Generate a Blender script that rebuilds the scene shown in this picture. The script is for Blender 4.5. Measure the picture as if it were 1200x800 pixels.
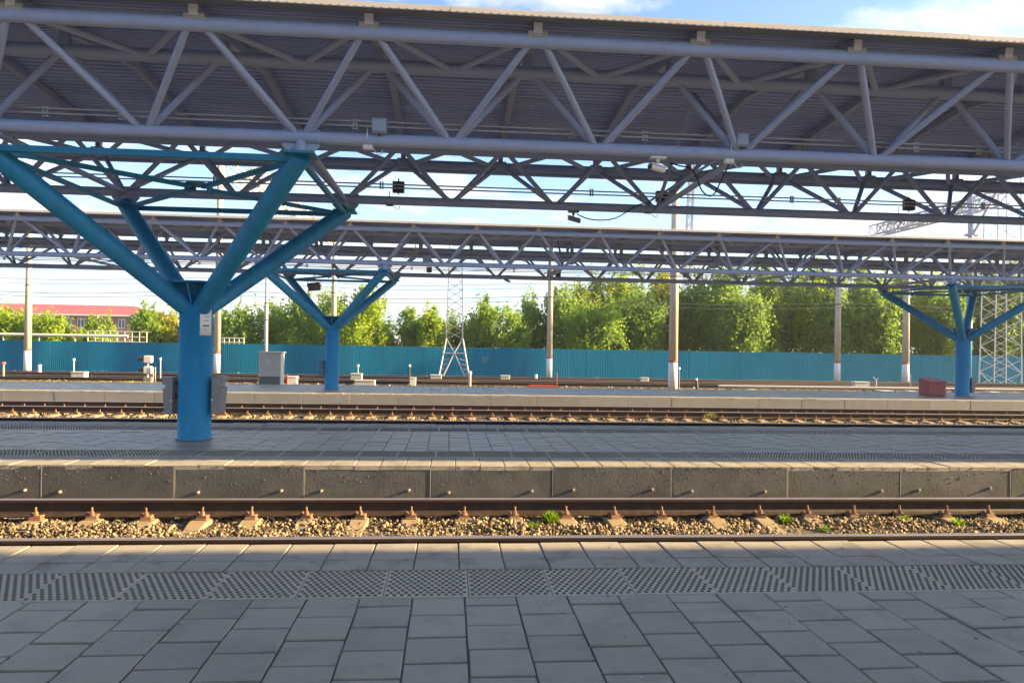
import bpy, math, random
import numpy as np
from mathutils import Vector, Matrix
from math import sin, cos, pi, radians, sqrt

for o in list(bpy.data.objects):
    bpy.data.objects.remove(o)
SC = bpy.context.scene
COL = SC.collection
random.seed(7)

# ------------------------------------------------------------------ camera
F_PX, YAW, PITCH, ROLL, EYE = 866.1, 0.0846, 0.0036, 0.0165, 1.488
_fw = Vector((sin(YAW)*cos(PITCH), cos(YAW)*cos(PITCH), sin(PITCH)))
_rt = Vector((cos(YAW), -sin(YAW), 0)); _up = _rt.cross(_fw)
_r = _rt*cos(ROLL)+_up*sin(ROLL); _u = _up*cos(ROLL)-_rt*sin(ROLL)
CAMP = Vector((0, 0, EYE))
cd = bpy.data.cameras.new('camera'); cam = bpy.data.objects.new('camera', cd); COL.objects.link(cam)
cd.sensor_width = 36; cd.lens = F_PX/1200*36; cd.clip_start = 0.05; cd.clip_end = 6000
cam.matrix_world = Matrix(((_r.x, _u.x, -_fw.x, 0), (_r.y, _u.y, -_fw.y, 0), (_r.z, _u.z, -_fw.z, EYE), (0, 0, 0, 1)))
SC.camera = cam
SC.render.resolution_x = 1024; SC.render.resolution_y = 682

def at(x, y, Y):                       # photo pixel -> point at distance Y across the tracks
    d = _r*((x-600)/F_PX)-_u*((y-400)/F_PX)+_fw
    return CAMP+d*(Y/d.y)
def px(P):                             # world point -> photo pixel
    v = Vector(P)-CAMP; d = v.dot(_fw)
    if d < .05: return (-9999, -9999)
    return (600+F_PX*v.dot(_r)/d, 400-F_PX*v.dot(_u)/d)
def seen(P, m=40):
    a, b = px(P); return -m < a < 1200+m and -m < b < 800+m

# ------------------------------------------------------------------ light
SUN = Vector((3.1, -0.279, 1.0)).normalized()
EL = math.asin(SUN.z); AZ = math.atan2(SUN.x, SUN.y)
sd = bpy.data.lights.new('sun', 'SUN'); sd.energy = 4.8; sd.angle = radians(0.6); sd.color = (1.0, 0.70, 0.33)
so = bpy.data.objects.new('sun', sd); COL.objects.link(so)
so.rotation_euler = SUN.to_track_quat('Z', 'Y').to_euler(); so.location = (60, -5, 40)
SC.view_settings.view_transform = 'Standard'; SC.view_settings.look = 'None'
SC.view_settings.exposure = 2.4; SC.view_settings.gamma = 1.0

W = bpy.data.worlds.new('World'); SC.world = W; W.use_nodes = True
nt = W.node_tree; nt.nodes.clear()
def N(t, typ, **kw):
    n = t.nodes.new(typ)
    for k, v in kw.items(): setattr(n, k, v)
    return n
def L(t, a, b): t.links.new(a, b)
sky = N(nt, 'ShaderNodeTexSky', sky_type='NISHITA', sun_disc=False, sun_elevation=EL, sun_rotation=AZ)
sky.air_density = 0.7; sky.dust_density = 0.8; sky.ozone_density = 2.0
tc = N(nt, 'ShaderNodeTexCoord'); sep = N(nt, 'ShaderNodeSeparateXYZ'); L(nt, tc.outputs['Generated'], sep.inputs[0])
def M(t, op, a, b=None, c=None):
    n = N(t, 'ShaderNodeMath', operation=op)
    for i, v in enumerate((a, b, c)):
        if v is None: continue
        if isinstance(v, (int, float)): n.inputs[i].default_value = v
        else: L(t, v, n.inputs[i])
    return n.outputs[0]
zz = M(nt, 'ADD', M(nt, 'MAXIMUM', sep.outputs[2], 0.0), 0.16)
cmb = N(nt, 'ShaderNodeCombineXYZ')
L(nt, M(nt, 'DIVIDE', sep.outputs[0], zz), cmb.inputs[0]); L(nt, M(nt, 'DIVIDE', sep.outputs[1], zz), cmb.inputs[1])
cn = N(nt, 'ShaderNodeTexNoise'); cn.inputs['Scale'].default_value = 2.1; cn.inputs['Detail'].default_value = 9; cn.inputs['Roughness'].default_value = 0.58
cn.inputs['Distortion'].default_value = 0.25
mp = N(nt, 'ShaderNodeMapping'); mp.inputs['Location'].default_value = (3.2, 1.7, 0.4); mp.inputs['Scale'].default_value = (0.8, 1.0, 1.0)
L(nt, cmb.outputs[0], mp.inputs[0]); L(nt, mp.outputs[0], cn.inputs['Vector'])
cr = N(nt, 'ShaderNodeValToRGB'); cr.color_ramp.elements[0].position = 0.49; cr.color_ramp.elements[1].position = 0.61
L(nt, cn.outputs['Fac'], cr.inputs[0])
mx = N(nt, 'ShaderNodeMix', data_type='RGBA'); mx.inputs[7].default_value = (2.95, 2.9, 2.85, 1)
L(nt, M(nt, 'MULTIPLY', cr.outputs[0], 0.9), mx.inputs[0]); 
hz = N(nt, 'ShaderNodeMix', data_type='RGBA'); hz.inputs[7].default_value = (2.0, 2.28, 2.6, 1); L(nt, sky.outputs[0], hz.inputs[6])   # thin low stratus all round the horizon
hr = N(nt, 'ShaderNodeMapRange', interpolation_type='SMOOTHSTEP'); hr.inputs['From Min'].default_value = .26; hr.inputs['From Max'].default_value = .02; hr.inputs['To Max'].default_value = .82
L(nt, sep.outputs[2], hr.inputs[0]); L(nt, hr.outputs[0], hz.inputs[0]); L(nt, hz.outputs[2], mx.inputs[6])
bg = N(nt, 'ShaderNodeBackground'); bg.inputs['Strength'].default_value = 0.083
L(nt, mx.outputs[2], bg.inputs[0]); wo = N(nt, 'ShaderNodeOutputWorld'); L(nt, bg.outputs[0], wo.inputs[0])

# ------------------------------------------------------------------ materials
MATS = {}
def mat(name, col, rough=.6, var=.12, scale=6., metal=0., bump=0., bscale=60., rnd=0., spec=.4, stain=None, st_scale=3., st_lo=.5, st_hi=.7, stretch=(1, 1, 1)):
    if name in MATS: return MATS[name]
    m = bpy.data.materials.new(name); m.use_nodes = True; t = m.node_tree
    b = t.nodes['Principled BSDF']; b.inputs['Roughness'].default_value = rough; b.inputs['Metallic'].default_value = metal
    b.inputs['Specular IOR Level'].default_value = spec
    g = N(t, 'ShaderNodeNewGeometry'); oi = N(t, 'ShaderNodeObjectInfo')
    mpn = N(t, 'ShaderNodeMapping'); mpn.inputs['Scale'].default_value = stretch; L(t, g.outputs['Position'], mpn.inputs[0])
    n1 = N(t, 'ShaderNodeTexNoise'); n1.inputs['Scale'].default_value = scale; n1.inputs['Detail'].default_value = 6; n1.inputs['Roughness'].default_value = .65
    L(t, mpn.outputs[0], n1.inputs['Vector'])
    val = M(t, 'MULTIPLY_ADD', M(t, 'SUBTRACT', n1.outputs['Fac'], .5), var*3.2, 1.0)
    if rnd:
        f = M(t, 'FRACT', M(t, 'ADD', g.outputs['Random Per Island'], oi.outputs['Random']))
        val = M(t, 'MULTIPLY', val, M(t, 'MULTIPLY_ADD', f, rnd*2, 1-rnd))
    cm = N(t, 'ShaderNodeVectorMath', operation='SCALE'); cm.inputs[0].default_value = col[:3]; L(t, val, cm.inputs['Scale'])
    out = cm.outputs[0]
    if stain:
        n2 = N(t, 'ShaderNodeTexNoise'); n2.inputs['Scale'].default_value = st_scale; n2.inputs['Detail'].default_value = 8; n2.inputs['Roughness'].default_value = .7
        L(t, mpn.outputs[0], n2.inputs['Vector'])
        r2 = N(t, 'ShaderNodeValToRGB'); r2.color_ramp.elements[0].position = st_lo; r2.color_ramp.elements[1].position = st_hi
        L(t, n2.outputs['Fac'], r2.inputs[0])
        mm = N(t, 'ShaderNodeMix', data_type='RGBA'); L(t, r2.outputs[0], mm.inputs[0]); L(t, out, mm.inputs[6]); mm.inputs[7].default_value = (*stain, 1)
        out = mm.outputs[2]
    L(t, out, b.inputs['Base Color'])
    rr = M(t, 'MULTIPLY_ADD', M(t, 'SUBTRACT', n1.outputs['Fac'], .5), .35, rough); L(t, rr, b.inputs['Roughness'])
    if bump:
        n3 = N(t, 'ShaderNodeTexNoise'); n3.inputs['Scale'].default_value = bscale; n3.inputs['Detail'].default_value = 5
        L(t, mpn.outputs[0], n3.inputs['Vector'])
        bp = N(t, 'ShaderNodeBump'); bp.inputs['Strength'].default_value = bump; bp.inputs['Distance'].default_value = .006
        L(t, n3.outputs['Fac'], bp.inputs['Height']); L(t, bp.outputs[0], b.inputs['Normal'])
    MATS[name] = m
    return m
slab_m = mat('paving_concrete', (.295, .275, .235), .36, .15, 7, bump=.3, bscale=220, rnd=.075, stain=(.20, .19, .172), st_scale=3.1, st_lo=.5, st_hi=.72)
edge_m = mat('edge_concrete', (.32, .30, .265), .7, .12, 8, bump=.3, bscale=200, rnd=.06, stain=(.15, .145, .13), st_scale=4)
joint_m = mat('joint_sand', (.13, .12, .105), .9, .2, 30)
tact_m = mat('tactile_concrete', (.47, .435, .365), .75, .14, 9, bump=.3, bscale=180, rnd=.06)
stud_m = mat('tactile_stud', (.095, .095, .088), .7, .2, 40, rnd=.15)
panel_m = mat('platform_panel', (.105, .107, .105), .62, .22, 4, bump=.45, bscale=34, rnd=.08, stain=(.07, .07, .07), st_scale=1.6, st_lo=.45, st_hi=.62)
panel2_m = mat('platform_panel_pale', (.26, .26, .25), .7, .15, 4, bump=.4, bscale=30, rnd=.08)
conc_m = mat('concrete_body', (.20, .195, .18), .8, .15, 6, bump=.3)
rail_m = mat('rail_rust', (.048, .032, .025), .62, .25, 14, metal=.25, bump=.3, bscale=90, stain=(.085, .055, .038), st_scale=9)
railtop_m = mat('rail_running', (.42, .36, .33), .33, .12, 20, metal=.8, stretch=(.2, 3, 3))
sleep_m = mat('sleeper_concrete', (.30, .235, .155), .85, .2, 18, bump=.5, bscale=90, rnd=.10, stain=(.19, .145, .09), st_scale=9)
clip_m = mat('clip_rust', (.21, .125, .078), .75, .25, 60, bump=.3, bscale=200, rnd=.15)
bal_m = mat('ballast_stone', (.20, .155, .10), .9, .3, 60, rnd=.75, bump=.4, bscale=200)
bed_m = mat('ballast_bed', (.10, .08, .058), .95, .3, 25, bump=1, bscale=45, stain=(.05, .045, .035), st_scale=30)
yard_m = mat('yard_gravel', (.17, .14, .10), .95, .3, 3, bump=1, bscale=20, stain=(.085, .08, .065), st_scale=.8, st_lo=.45, st_hi=.6)
steel_m = mat('steel_paint', (.31, .395, .60), .5, .10, 5, bump=.12, bscale=120, stain=(.25, .25, .30), st_scale=5, st_lo=.60, st_hi=.8)
plate_m = mat('bracket_plate', (.40, .39, .34), .55, .12, 10, stain=(.28, .24, .19), st_scale=12)
beam_m = mat('beam_paint', (.30, .36, .52), .55, .12, 5)
capw_m = mat('beam_end_paint', (.62, .64, .70), .5, .06, 10)
deck_m = mat('zinc_deck', (.34, .43, .74), .5, .16, 1.3, metal=.1, stain=(.27, .34, .58), st_scale=.9, stretch=(.35, 2, 2))
flash_m = mat('roof_flashing', (.15, .175, .24), .6, .14, 3)
lip_m = mat('eave_lip', (.56, .51, .43), .6, .12, 2, stain=(.42, .32, .22), st_scale=1.6, stretch=(.6, 1, 6))
rooftop_m = mat('roof_top', (.45, .41, .35), .6, .15, 2)
blue_m = mat('column_blue', (.012, .23, .47), .55, .2, 9, bump=.16, bscale=110, stain=(.012, .17, .33), st_scale=4, st_lo=.48, st_hi=.74, stretch=(1, 1, .35))
teal_m = mat('strut_blue', (.010, .20, .37), .5, .10, 7)
dark_m = mat('dark_housing', (.06, .065, .075), .5, .1, 10)
whitep_m = mat('white_plastic', (.72, .73, .74), .45, .05, 10)
boxblue_m = mat('junction_paint', (.30, .38, .52), .5, .08, 10)
zinc_m = mat('conduit_zinc', (.50, .52, .56), .4, .08, 20, metal=.3)
black_m = mat('cable_black', (.018, .018, .02), .6, .1, 20)
bin_m = mat('bin_grey', (.23, .235, .25), .5, .10, 9, bump=.1)
paper_m = mat('paper', (.78, .79, .80), .8, .04, 20)
ink_m = mat('ink', (.10, .10, .12), .8, .05, 20)
red_m = mat('maroon_paint', (.33, .085, .09), .6, .16, 6, stain=(.24, .08, .08), st_scale=7)
redb_m = mat('red_band', (.36, .07, .045), .6, .15, 12)
pole_m = mat('pole_concrete', (.46, .42, .36), .85, .16, 5, bump=.4, bscale=40, stretch=(1, 1, .3))
lime_m = mat('limewash', (.62, .62, .64), .8, .10, 8, stain=(.42, .41, .40), st_scale=7, st_lo=.55, st_hi=.8)
galv_m = mat('galvanised', (.34, .355, .41), .5, .10, 8)
cab_m = mat('cabinet_grey', (.66, .63, .58), .6, .10, 6, stain=(.30, .27, .23), st_scale=8, st_lo=.6, st_hi=.8)
cabs_m = mat('cabinet_pale', (.66, .63, .55), .6, .08, 6)
cabl_m = mat('cabinet_lower', (.20, .21, .22), .6, .12, 8)
fence_m = mat('fence_teal', (.003, .18, .315), .7, .07, 2, rnd=.06, bump=.08, bscale=40, spec=.15, stain=(.004, .12, .2), st_scale=.9, st_lo=.5, st_hi=.8, stretch=(1, 1, .4))
brick_m = mat('wall_brick', (.33, .235, .15), .9, .16, 3)
brickd_m = mat('pilaster_brick', (.25, .16, .105), .9, .16, 3)
roof_m = mat('roof_red', (.34, .085, .095), .55, .08, 1.5)
sunwall_m = mat('wall_sun_tint', (.62, .42, .13), .85, .1, 2)  # yellow sunlight on the brick end wall, put into the colour
glass_m = mat('window_glass', (.05, .065, .085), .12, .1, 2, spec=.6)
frame_m = mat('window_frame', (.70, .69, .66), .6, .05, 8)
bark_m = mat('bark', (.12, .095, .07), .9, .25, 9, bump=.6, bscale=30)
wire_m = mat('wire', (.10, .11, .13), .6, .05, 10)
slat_m = mat('railing_white', (.50, .49, .46), .6, .06, 8)

def leafmat(name, c0, c1, trans=.4):
    m = bpy.data.materials.new(name); m.use_nodes = True; t = m.node_tree
    b = t.nodes['Principled BSDF']; b.inputs['Roughness'].default_value = .55; b.inputs['Specular IOR Level'].default_value = .25
    g = N(t, 'ShaderNodeNewGeometry'); n1 = N(t, 'ShaderNodeTexNoise'); n1.inputs['Scale'].default_value = .9; n1.inputs['Detail'].default_value = 3
    L(t, g.outputs['Position'], n1.inputs['Vector'])
    f = M(t, 'ADD', M(t, 'MULTIPLY', g.outputs['Random Per Island'], .55), M(t, 'MULTIPLY_ADD', n1.outputs['Fac'], 1.6, -.55))
    cl = N(t, 'ShaderNodeClamp'); L(t, f, cl.inputs[0])
    mm = N(t, 'ShaderNodeMix', data_type='RGBA'); mm.inputs[6].default_value = (*c0, 1); mm.inputs[7].default_value = (*c1, 1); L(t, cl.outputs[0], mm.inputs[0])
    L(t, mm.outputs[2], b.inputs['Base Color'])
    tr = N(t, 'ShaderNodeBsdfTranslucent'); L(t, mm.outputs[2], tr.inputs[0])
    ms = N(t, 'ShaderNodeMixShader'); ms.inputs[0].default_value = trans
    L(t, b.outputs[0], ms.inputs[1]); L(t, tr.outputs[0], ms.inputs[2]); L(t, ms.outputs[0], t.nodes['Material Output'].inputs[0])
    return m
leaf_y = leafmat('leaves_yellow_green', (.19, .33, .035), (.42, .53, .05), .6)
leaf_g = leafmat('leaves_green', (.14, .27, .05), (.33, .47, .075), .6)
leaf_d = leafmat('leaves_dark', (.11, .22, .05), (.27, .40, .075), .6)
leaf_o = leafmat('leaves_ochre_lit', (.20, .25, .03), (.42, .44, .055), .6)  # orange glow of the low sun put into the leaf colour
weed_m = leafmat('weed_leaves', (.10, .22, .01), (.26, .42, .02), .45)
grass_m = leafmat('dry_grass', (.16, .17, .04), (.33, .30, .09), .35)

# ------------------------------------------------------------------ builders
class MB:
    def __init__(s): s.v = []; s.f = []; s.m = []; s.s = []
    def face(s, idx, m=0, sm=False): s.f.append(tuple(idx)); s.m.append(m); s.s.append(sm)
    def box(s, x0, x1, y0, y1, z0, z1, m=0):
        b = len(s.v); s.v += [(x, y, z) for z in (z0, z1) for y in (y0, y1) for x in (x0, x1)]
        for q in ((0, 2, 3, 1), (4, 5, 7, 6), (0, 1, 5, 4), (2, 6, 7, 3), (0, 4, 6, 2), (1, 3, 7, 5)): s.face([b+i for i in q], m)
        return s
    def cham(s, x0, x1, y0, y1, z0, z1, c=.006, m=0, tilt=(0, 0)):
        b = len(s.v)
        def ring(x0, x1, y0, y1, z):
            cx, cy = (x0+x1)/2, (y0+y1)/2
            return [(x, y, z+(x-cx)*tilt[0]+(y-cy)*tilt[1]) for x, y in ((x0, y0), (x1, y0), (x1, y1), (x0, y1))]
        s.v += ring(x0, x1, y0, y1, z0)+ring(x0, x1, y0, y1, z1-c)+ring(x0+c, x1-c, y0+c, y1-c, z1)
        for r in (0, 4):
            for i in range(4): s.face((b+r+i, b+r+(i+1) % 4, b+r+4+(i+1) % 4, b+r+4+i), m)
        s.face((b+8, b+9, b+10, b+11), m)
        return s
    def bbox(s, x0, x1, y0, y1, z0, z1, c=.01, m=0):      # box with all edges chamfered
        b = len(s.v); P = []
        for z, k in ((z0, 1), (z0+c, 0), (z1-c, 0), (z1, 1)):
            d = c if k else 0
            X0, X1, Y0, Y1 = x0+d, x1-d, y0+d, y1-d
            P += [(X0+c, Y0, z), (X1-c, Y0, z), (X1, Y0+c, z), (X1, Y1-c, z), (X1-c, Y1, z), (X0+c, Y1, z), (X0, Y1-c, z), (X0, Y0+c, z)]
        s.v += P
        for r in range(3):
            for i in range(8): s.face((b+r*8+i, b+r*8+(i+1) % 8, b+r*8+8+(i+1) % 8, b+r*8+8+i), m)
        s.face([b+7-i for i in range(8)], m); s.face([b+24+i for i in range(8)], m)
        return s
    def frame(s, p, q):
        p, q = Vector(p), Vector(q); d = (q-p).normalized()
        u = Vector((0, 0, 1)) if abs(d.z) < .98 else Vector((0, 1, 0))
        a = d.cross(u).normalized(); return p, q, a, a.cross(d).normalized()
    def tube(s, p, q, r, n=10, r2=None, m=0, caps=True, sm=True):
        p, q, a, c = s.frame(p, q); r2 = r if r2 is None else r2
        b = len(s.v)
        for P, R in ((p, r), (q, r2)):
            for i in range(n):
                t = 2*pi*i/n; s.v.append(tuple(P+a*(R*cos(t))+c*(R*sin(t))))
        for i in range(n): s.face((b+(i+1) % n, b+i, b+n+i, b+n+(i+1) % n), m, sm)
        if caps:
            k = len(s.v); s.v += s.v[b:b+2*n]
            s.face([k+i for i in range(n)], m); s.face([k+2*n-1-i for i in range(n)], m)
        return s
    def path(s, pts, r, n=6, m=0):
        pts = [Vector(x) for x in pts]; rings = []
        for i, P in enumerate(pts):
            d = (pts[min(i+1, len(pts)-1)]-pts[max(i-1, 0)]).normalized()
            u = Vector((0, 0, 1)) if abs(d.z) < .95 else Vector((0, 1, 0))
            a = d.cross(u).normalized(); c = a.cross(d)
            rings.append(len(s.v)); R = r(i/(len(pts)-1)) if callable(r) else r
            s.v += [tuple(P+a*(R*cos(2*pi*k/n))+c*(R*sin(2*pi*k/n))) for k in range(n)]
        for A, B in zip(rings, rings[1:]):
            for k in range(n): s.face((A+(k+1) % n, A+k, B+k, B+(k+1) % n), m, True)
        s.face([rings[0]+k for k in range(n)], m); s.face([rings[-1]+n-1-k for k in range(n)], m)
        return s
    def beam(s, p, q, w, h, m=0):      # rectangular bar, w sideways, h upward
        p, q, a, c = s.frame(p, q); b = len(s.v)
        for P in (p, q):
            for i, j in ((-1, -1), (1, -1), (1, 1), (-1, 1)): s.v.append(tuple(P+a*(i*w/2)+c*(j*h/2)))
        for i in range(4): s.face((b+(i+1) % 4, b+i, b+4+i, b+4+(i+1) % 4), m)
        s.face((b, b+1, b+2, b+3), m); s.face((b+7, b+6, b+5, b+4), m)
        return s
    def prism(s, poly, x0, x1, ax='x', m=0, sm=False):    # polygon in the other two axes, extruded
        b = len(s.v); n = len(poly)
        for X in (x0, x1):
            for (u, w) in poly: s.v.append({'x': (X, u, w), 'y': (u, X, w), 'z': (u, w, X)}[ax])
        for i in range(n): s.face((b+i, b+(i+1) % n, b+n+(i+1) % n, b+n+i), m, sm)
        s.face([b+n-1-i for i in range(n)], m); s.face([b+n+i for i in range(n)], m)
        return s
    def lathe(s, prof, c=(0, 0, 0), n=16, m=0):
        b = len(s.v)
        for r, z in prof:
            for i in range(n): s.v.append((c[0]+r*cos(2*pi*i/n), c[1]+r*sin(2*pi*i/n), c[2]+z))
        for k in range(len(prof)-1):
            for i in range(n): s.face((b+k*n+i, b+k*n+(i+1) % n, b+(k+1)*n+(i+1) % n, b+(k+1)*n+i), m, True)
        s.face([b+n-1-i for i in range(n)], m); e = b+(len(prof)-1)*n; s.face([e+i for i in range(n)], m)
        return s
    def mesh(s, name, mats):
        me = bpy.data.meshes.new(name); me.from_pydata(s.v, [], s.f)
        for m in (mats if isinstance(mats, (list, tuple)) else [mats]): me.materials.append(m)
        me.polygons.foreach_set('material_index', s.m); me.polygons.foreach_set('use_smooth', s.s); me.update()
        return me
    def build(s, name, mats, parent=None, loc=None):
        return put(name, s.mesh(name, mats), parent, loc)
def put(name, me, parent=None, loc=None, mw=None):
    o = bpy.data.objects.new(name, me); COL.objects.link(o)
    if parent: o.parent = parent
    if loc is not None: o.location = loc
    if mw is not None: o.matrix_basis = mw
    return o
def tag(o, label=None, cat=None, group=None, kind=None):
    if label: o['label'] = label
    if cat: o['category'] = cat
    if group: o['group'] = group
    if kind: o['kind'] = kind
    return o
def empty(name, loc, label=None, cat=None, group=None, kind=None):
    o = bpy.data.objects.new(name, None); COL.objects.link(o); o.location = loc; o.empty_display_size = .2
    return tag(o, label, cat, group, kind)
def npmesh(name, V, F, mats, smooth=False):               # V (n,3), F (m,k) arrays
    me = bpy.data.meshes.new(name); k = F.shape[1]
    me.vertices.add(len(V)); me.vertices.foreach_set('co', V.astype(np.float32).ravel())
    me.loops.add(F.size); me.loops.foreach_set('vertex_index', F.astype(np.int32).ravel())
    me.polygons.add(len(F)); me.polygons.foreach_set('loop_start', np.arange(0, F.size, k, dtype=np.int32))
    if smooth: me.polygons.foreach_set('use_smooth', np.ones(len(F), dtype=bool))
    me.materials.append(mats); me.update(calc_edges=True); return me
_unit = {}
def unit_tube(n, m):
    if (n, m.name) not in _unit: _unit[(n, m.name)] = MB().tube((0, 0, 0), (0, 0, 1), 1, n).mesh('tube', m)
    return _unit[(n, m.name)]
def unit_box(m):
    if ('b', m.name) not in _unit: _unit[('b', m.name)] = MB().box(-.5, .5, -.5, .5, 0, 1).mesh('bar', m)
    return _unit[('b', m.name)]
def strut(name, p, q, r, m, parent, n=10):
    p, q = Vector(p), Vector(q); d = q-p
    R = d.to_track_quat('Z', 'X').to_matrix().to_4x4()
    return put(name, unit_tube(n, m), parent, None, Matrix.Translation(p) @ R @ Matrix.Diagonal((r, r, d.length, 1)))
def bar(name, p, q, w, h, m, parent):
    p, q = Vector(p), Vector(q); d = (q-p); z = d.normalized()
    u = Vector((0, 0, 1)) if abs(z.z) < .98 else Vector((0, 1, 0))
    x = u.cross(z).normalized(); y = z.cross(x)
    R = Matrix((x, y, z)).transposed().to_4x4()
    return put(name, unit_box(m), parent, None, Matrix.Translation(p) @ R @ Matrix.Diagonal((w, h, d.length, 1)))

# ------------------------------------------------------------------ ground
E1, E2, E2F, E3, E3F = 5.536, 9.03, 13.622, 23.06, 27.66
Z3 = -.12; ZG = -.62
g = MB(); g.v += [(-1500, -1500, ZG), (1500, -1500, ZG), (1500, 1500, ZG), (-1500, 1500, ZG)]; g.face((0, 1, 2, 3))
tag(g.build('ground', yard_m), kind='structure')

# ------------------------------------------------------------------ platforms
SW = .303
_slabs = {}
def slab_mesh(w, d, m, key):
    k = (round(w, 3), round(d, 3), key)
    if k not in _slabs: _slabs[k] = MB().cham(-w/2, w/2, -d/2, d/2, -.055, 0, .005).mesh('paving_slab', m)
    return _slabs[k]
def lay_slabs(par, Z, x0, w, X0, X1, rows, m, key, stagger, budget, name, gap=.0085, gy=.019):
    """rows: list of (y0,y1) or, staggered, a (ystart,yend,depth) field. budget: how many single slabs"""
    cells = []
    k0 = int(math.floor((X0-x0)/w)); k1 = int(math.ceil((X1-x0)/w))
    for k in range(k0, k1):
        xa, xb = x0+k*w, x0+(k+1)*w
        if stagger:
            ys, ye, dp = rows; y = ye; first = True
            while y > ys+.02:
                d = dp/2 if (first and k % 2 == 0) else dp
                ya = max(y-d, ys); cells.append((xa, xb, ya, y)); y = ya; first = False
        else:
            for ya, yb in rows: cells.append((xa, xb, ya, yb))
    vis = [c for c in cells if seen(((c[0]+c[1])/2, (c[2]+c[3])/2, Z), 60)]
    vis.sort(key=lambda c: c[2]); single = set(vis[:budget])
    rest = MB(); rng = random.Random(hash(key) % 1000+int(X0*10))
    for c in cells:
        dz = rng.gauss(0, .0022); t = (rng.gauss(0, .006), rng.gauss(0, .006)); jx = rng.gauss(0, .0012)
        xa, xb, ya, yb = c
        if c in single:
            o = put(name, slab_mesh(xb-xa-gap, yb-ya-gy, m, key), par, ((xa+xb)/2+jx, (ya+yb)/2+jx, Z+dz))
            o.rotation_euler = (t[1], -t[0], rng.gauss(0, .002))
        else:
            rest.cham(xa+gap/2, xb-gap/2, ya+gy/2, yb-gy/2, Z-.055, Z+dz, .005, 0, t)
    if rest.f: tag(rest.build(name, m, par), kind='stuff')

def tactile_mesh():
    b = MB(); b.cham(-.25, .25, -.25, .25, -.05, 0, .004, 0)
    n = 6
    for j in range(12):
        for i in range(11):
            x = -.25+.0225+(i+(.5 if j % 2 else 0))*.0435; y = -.25+.022+j*.0415
            if x > .24: continue
            k = len(b.v)
            for R, z in ((.0128, -.001), (.0105, .006)):
                b.v += [(x+R*cos(2*pi*a/n), y+R*sin(2*pi*a/n), z) for a in range(n)]
            for a in range(n): b.face((k+a, k+(a+1) % n, k+n+(a+1) % n, k+n+a), 1)
            b.face([k+n+a for a in range(n)], 1)
    return b.mesh('tactile_tile', [tact_m, stud_m])
TACT = tactile_mesh()
def lay_tactile(par, Z, x0, X0, X1, yc, budget=200):
    k = 0; x = x0-math.ceil((x0-X0)/.504)*.504
    while x < X1:
        if seen((x, yc, Z), 80):
            o = put('tactile_tile', TACT, par, (x, yc, Z+random.gauss(0, .001)-.001)); o.rotation_euler = (0, 0, random.choice((0, pi))+random.gauss(0, .002))
        x += .504
    return

def panel_row(par, Y, Z, x0, w, X0, X1, zlo, m, bolts=True):
    x = x0-math.ceil((x0-X0)/w)*w; rng = random.Random(3)
    pm = MB().bbox(.008, w-.008, 0, .055, zlo, -.015, .006).mesh('face_panel', m)
    bm = MB().tube((0, 0, 0), (0, -.028, 0), .011, 8).tube((0, -.002, 0), (0, -.012, 0), .02, 6).mesh('bolt', clip_m if not bolts else whitebolt)
    jm = MB().box(-.006, .006, 0, .05, zlo, -.017).mesh('panel_joint', edge_m)
    while x < X1:
        if seen((x, Y, Z-.2), 150) or seen((x+w, Y, Z-.2), 150):
            o = put('face_panel', pm, par, (x, Y+rng.gauss(0, .002), Z)); o.rotation_euler = (0, 0, rng.gauss(0, .0012))
            if bolts:
                for dx in (.24+rng.gauss(0, .03), w-.26+rng.gauss(0, .03)):
                    if rng.random() < .85: put('bolt', bm, o, (dx, 0, -.305+rng.gauss(0, .012)))
                # splashes of mortar and grit stuck on the panel
                gm = MB()
                for kk in range(70):
                    gx, gz, gr = rng.uniform(.03, w-.03), (-.03-abs(rng.gauss(0, .5))*.25-.02 if kk < 30 else -.016-rng.random()**2*.02), rng.uniform(.003, .011)
                    if gz < -.25: gz = rng.uniform(-.24, -.05)
                    k = len(gm.v); gm.v += [(gx+gr*cos(a*1.2566)*rng.uniform(.6, 1.3), -.0005, gz+gr*sin(a*1.2566)*rng.uniform(.6, 1.3)) for a in range(5)]
                    gm.v.append((gx, -gr*.8, gz))
                    for a in range(5): gm.face((k+a, k+5, k+(a+1) % 5))
                tag(gm.build('grit', grime_m, o), kind='stuff')
            put('panel_joint', jm, par, (x, Y-.001, Z))
        x += w
grime_m = mat('grime', (.11, .088, .062), .9, .3, 40, rnd=.5)
whitebolt = mat('bolt_zinc', (.45, .42, .36), .6, .15, 60)

def at_z(x, y, Z):
    d = _r*((x-600)/F_PX)-_u*((y-400)/F_PX)+_fw
    return CAMP+d*((Z-EYE)/d.z)
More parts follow.
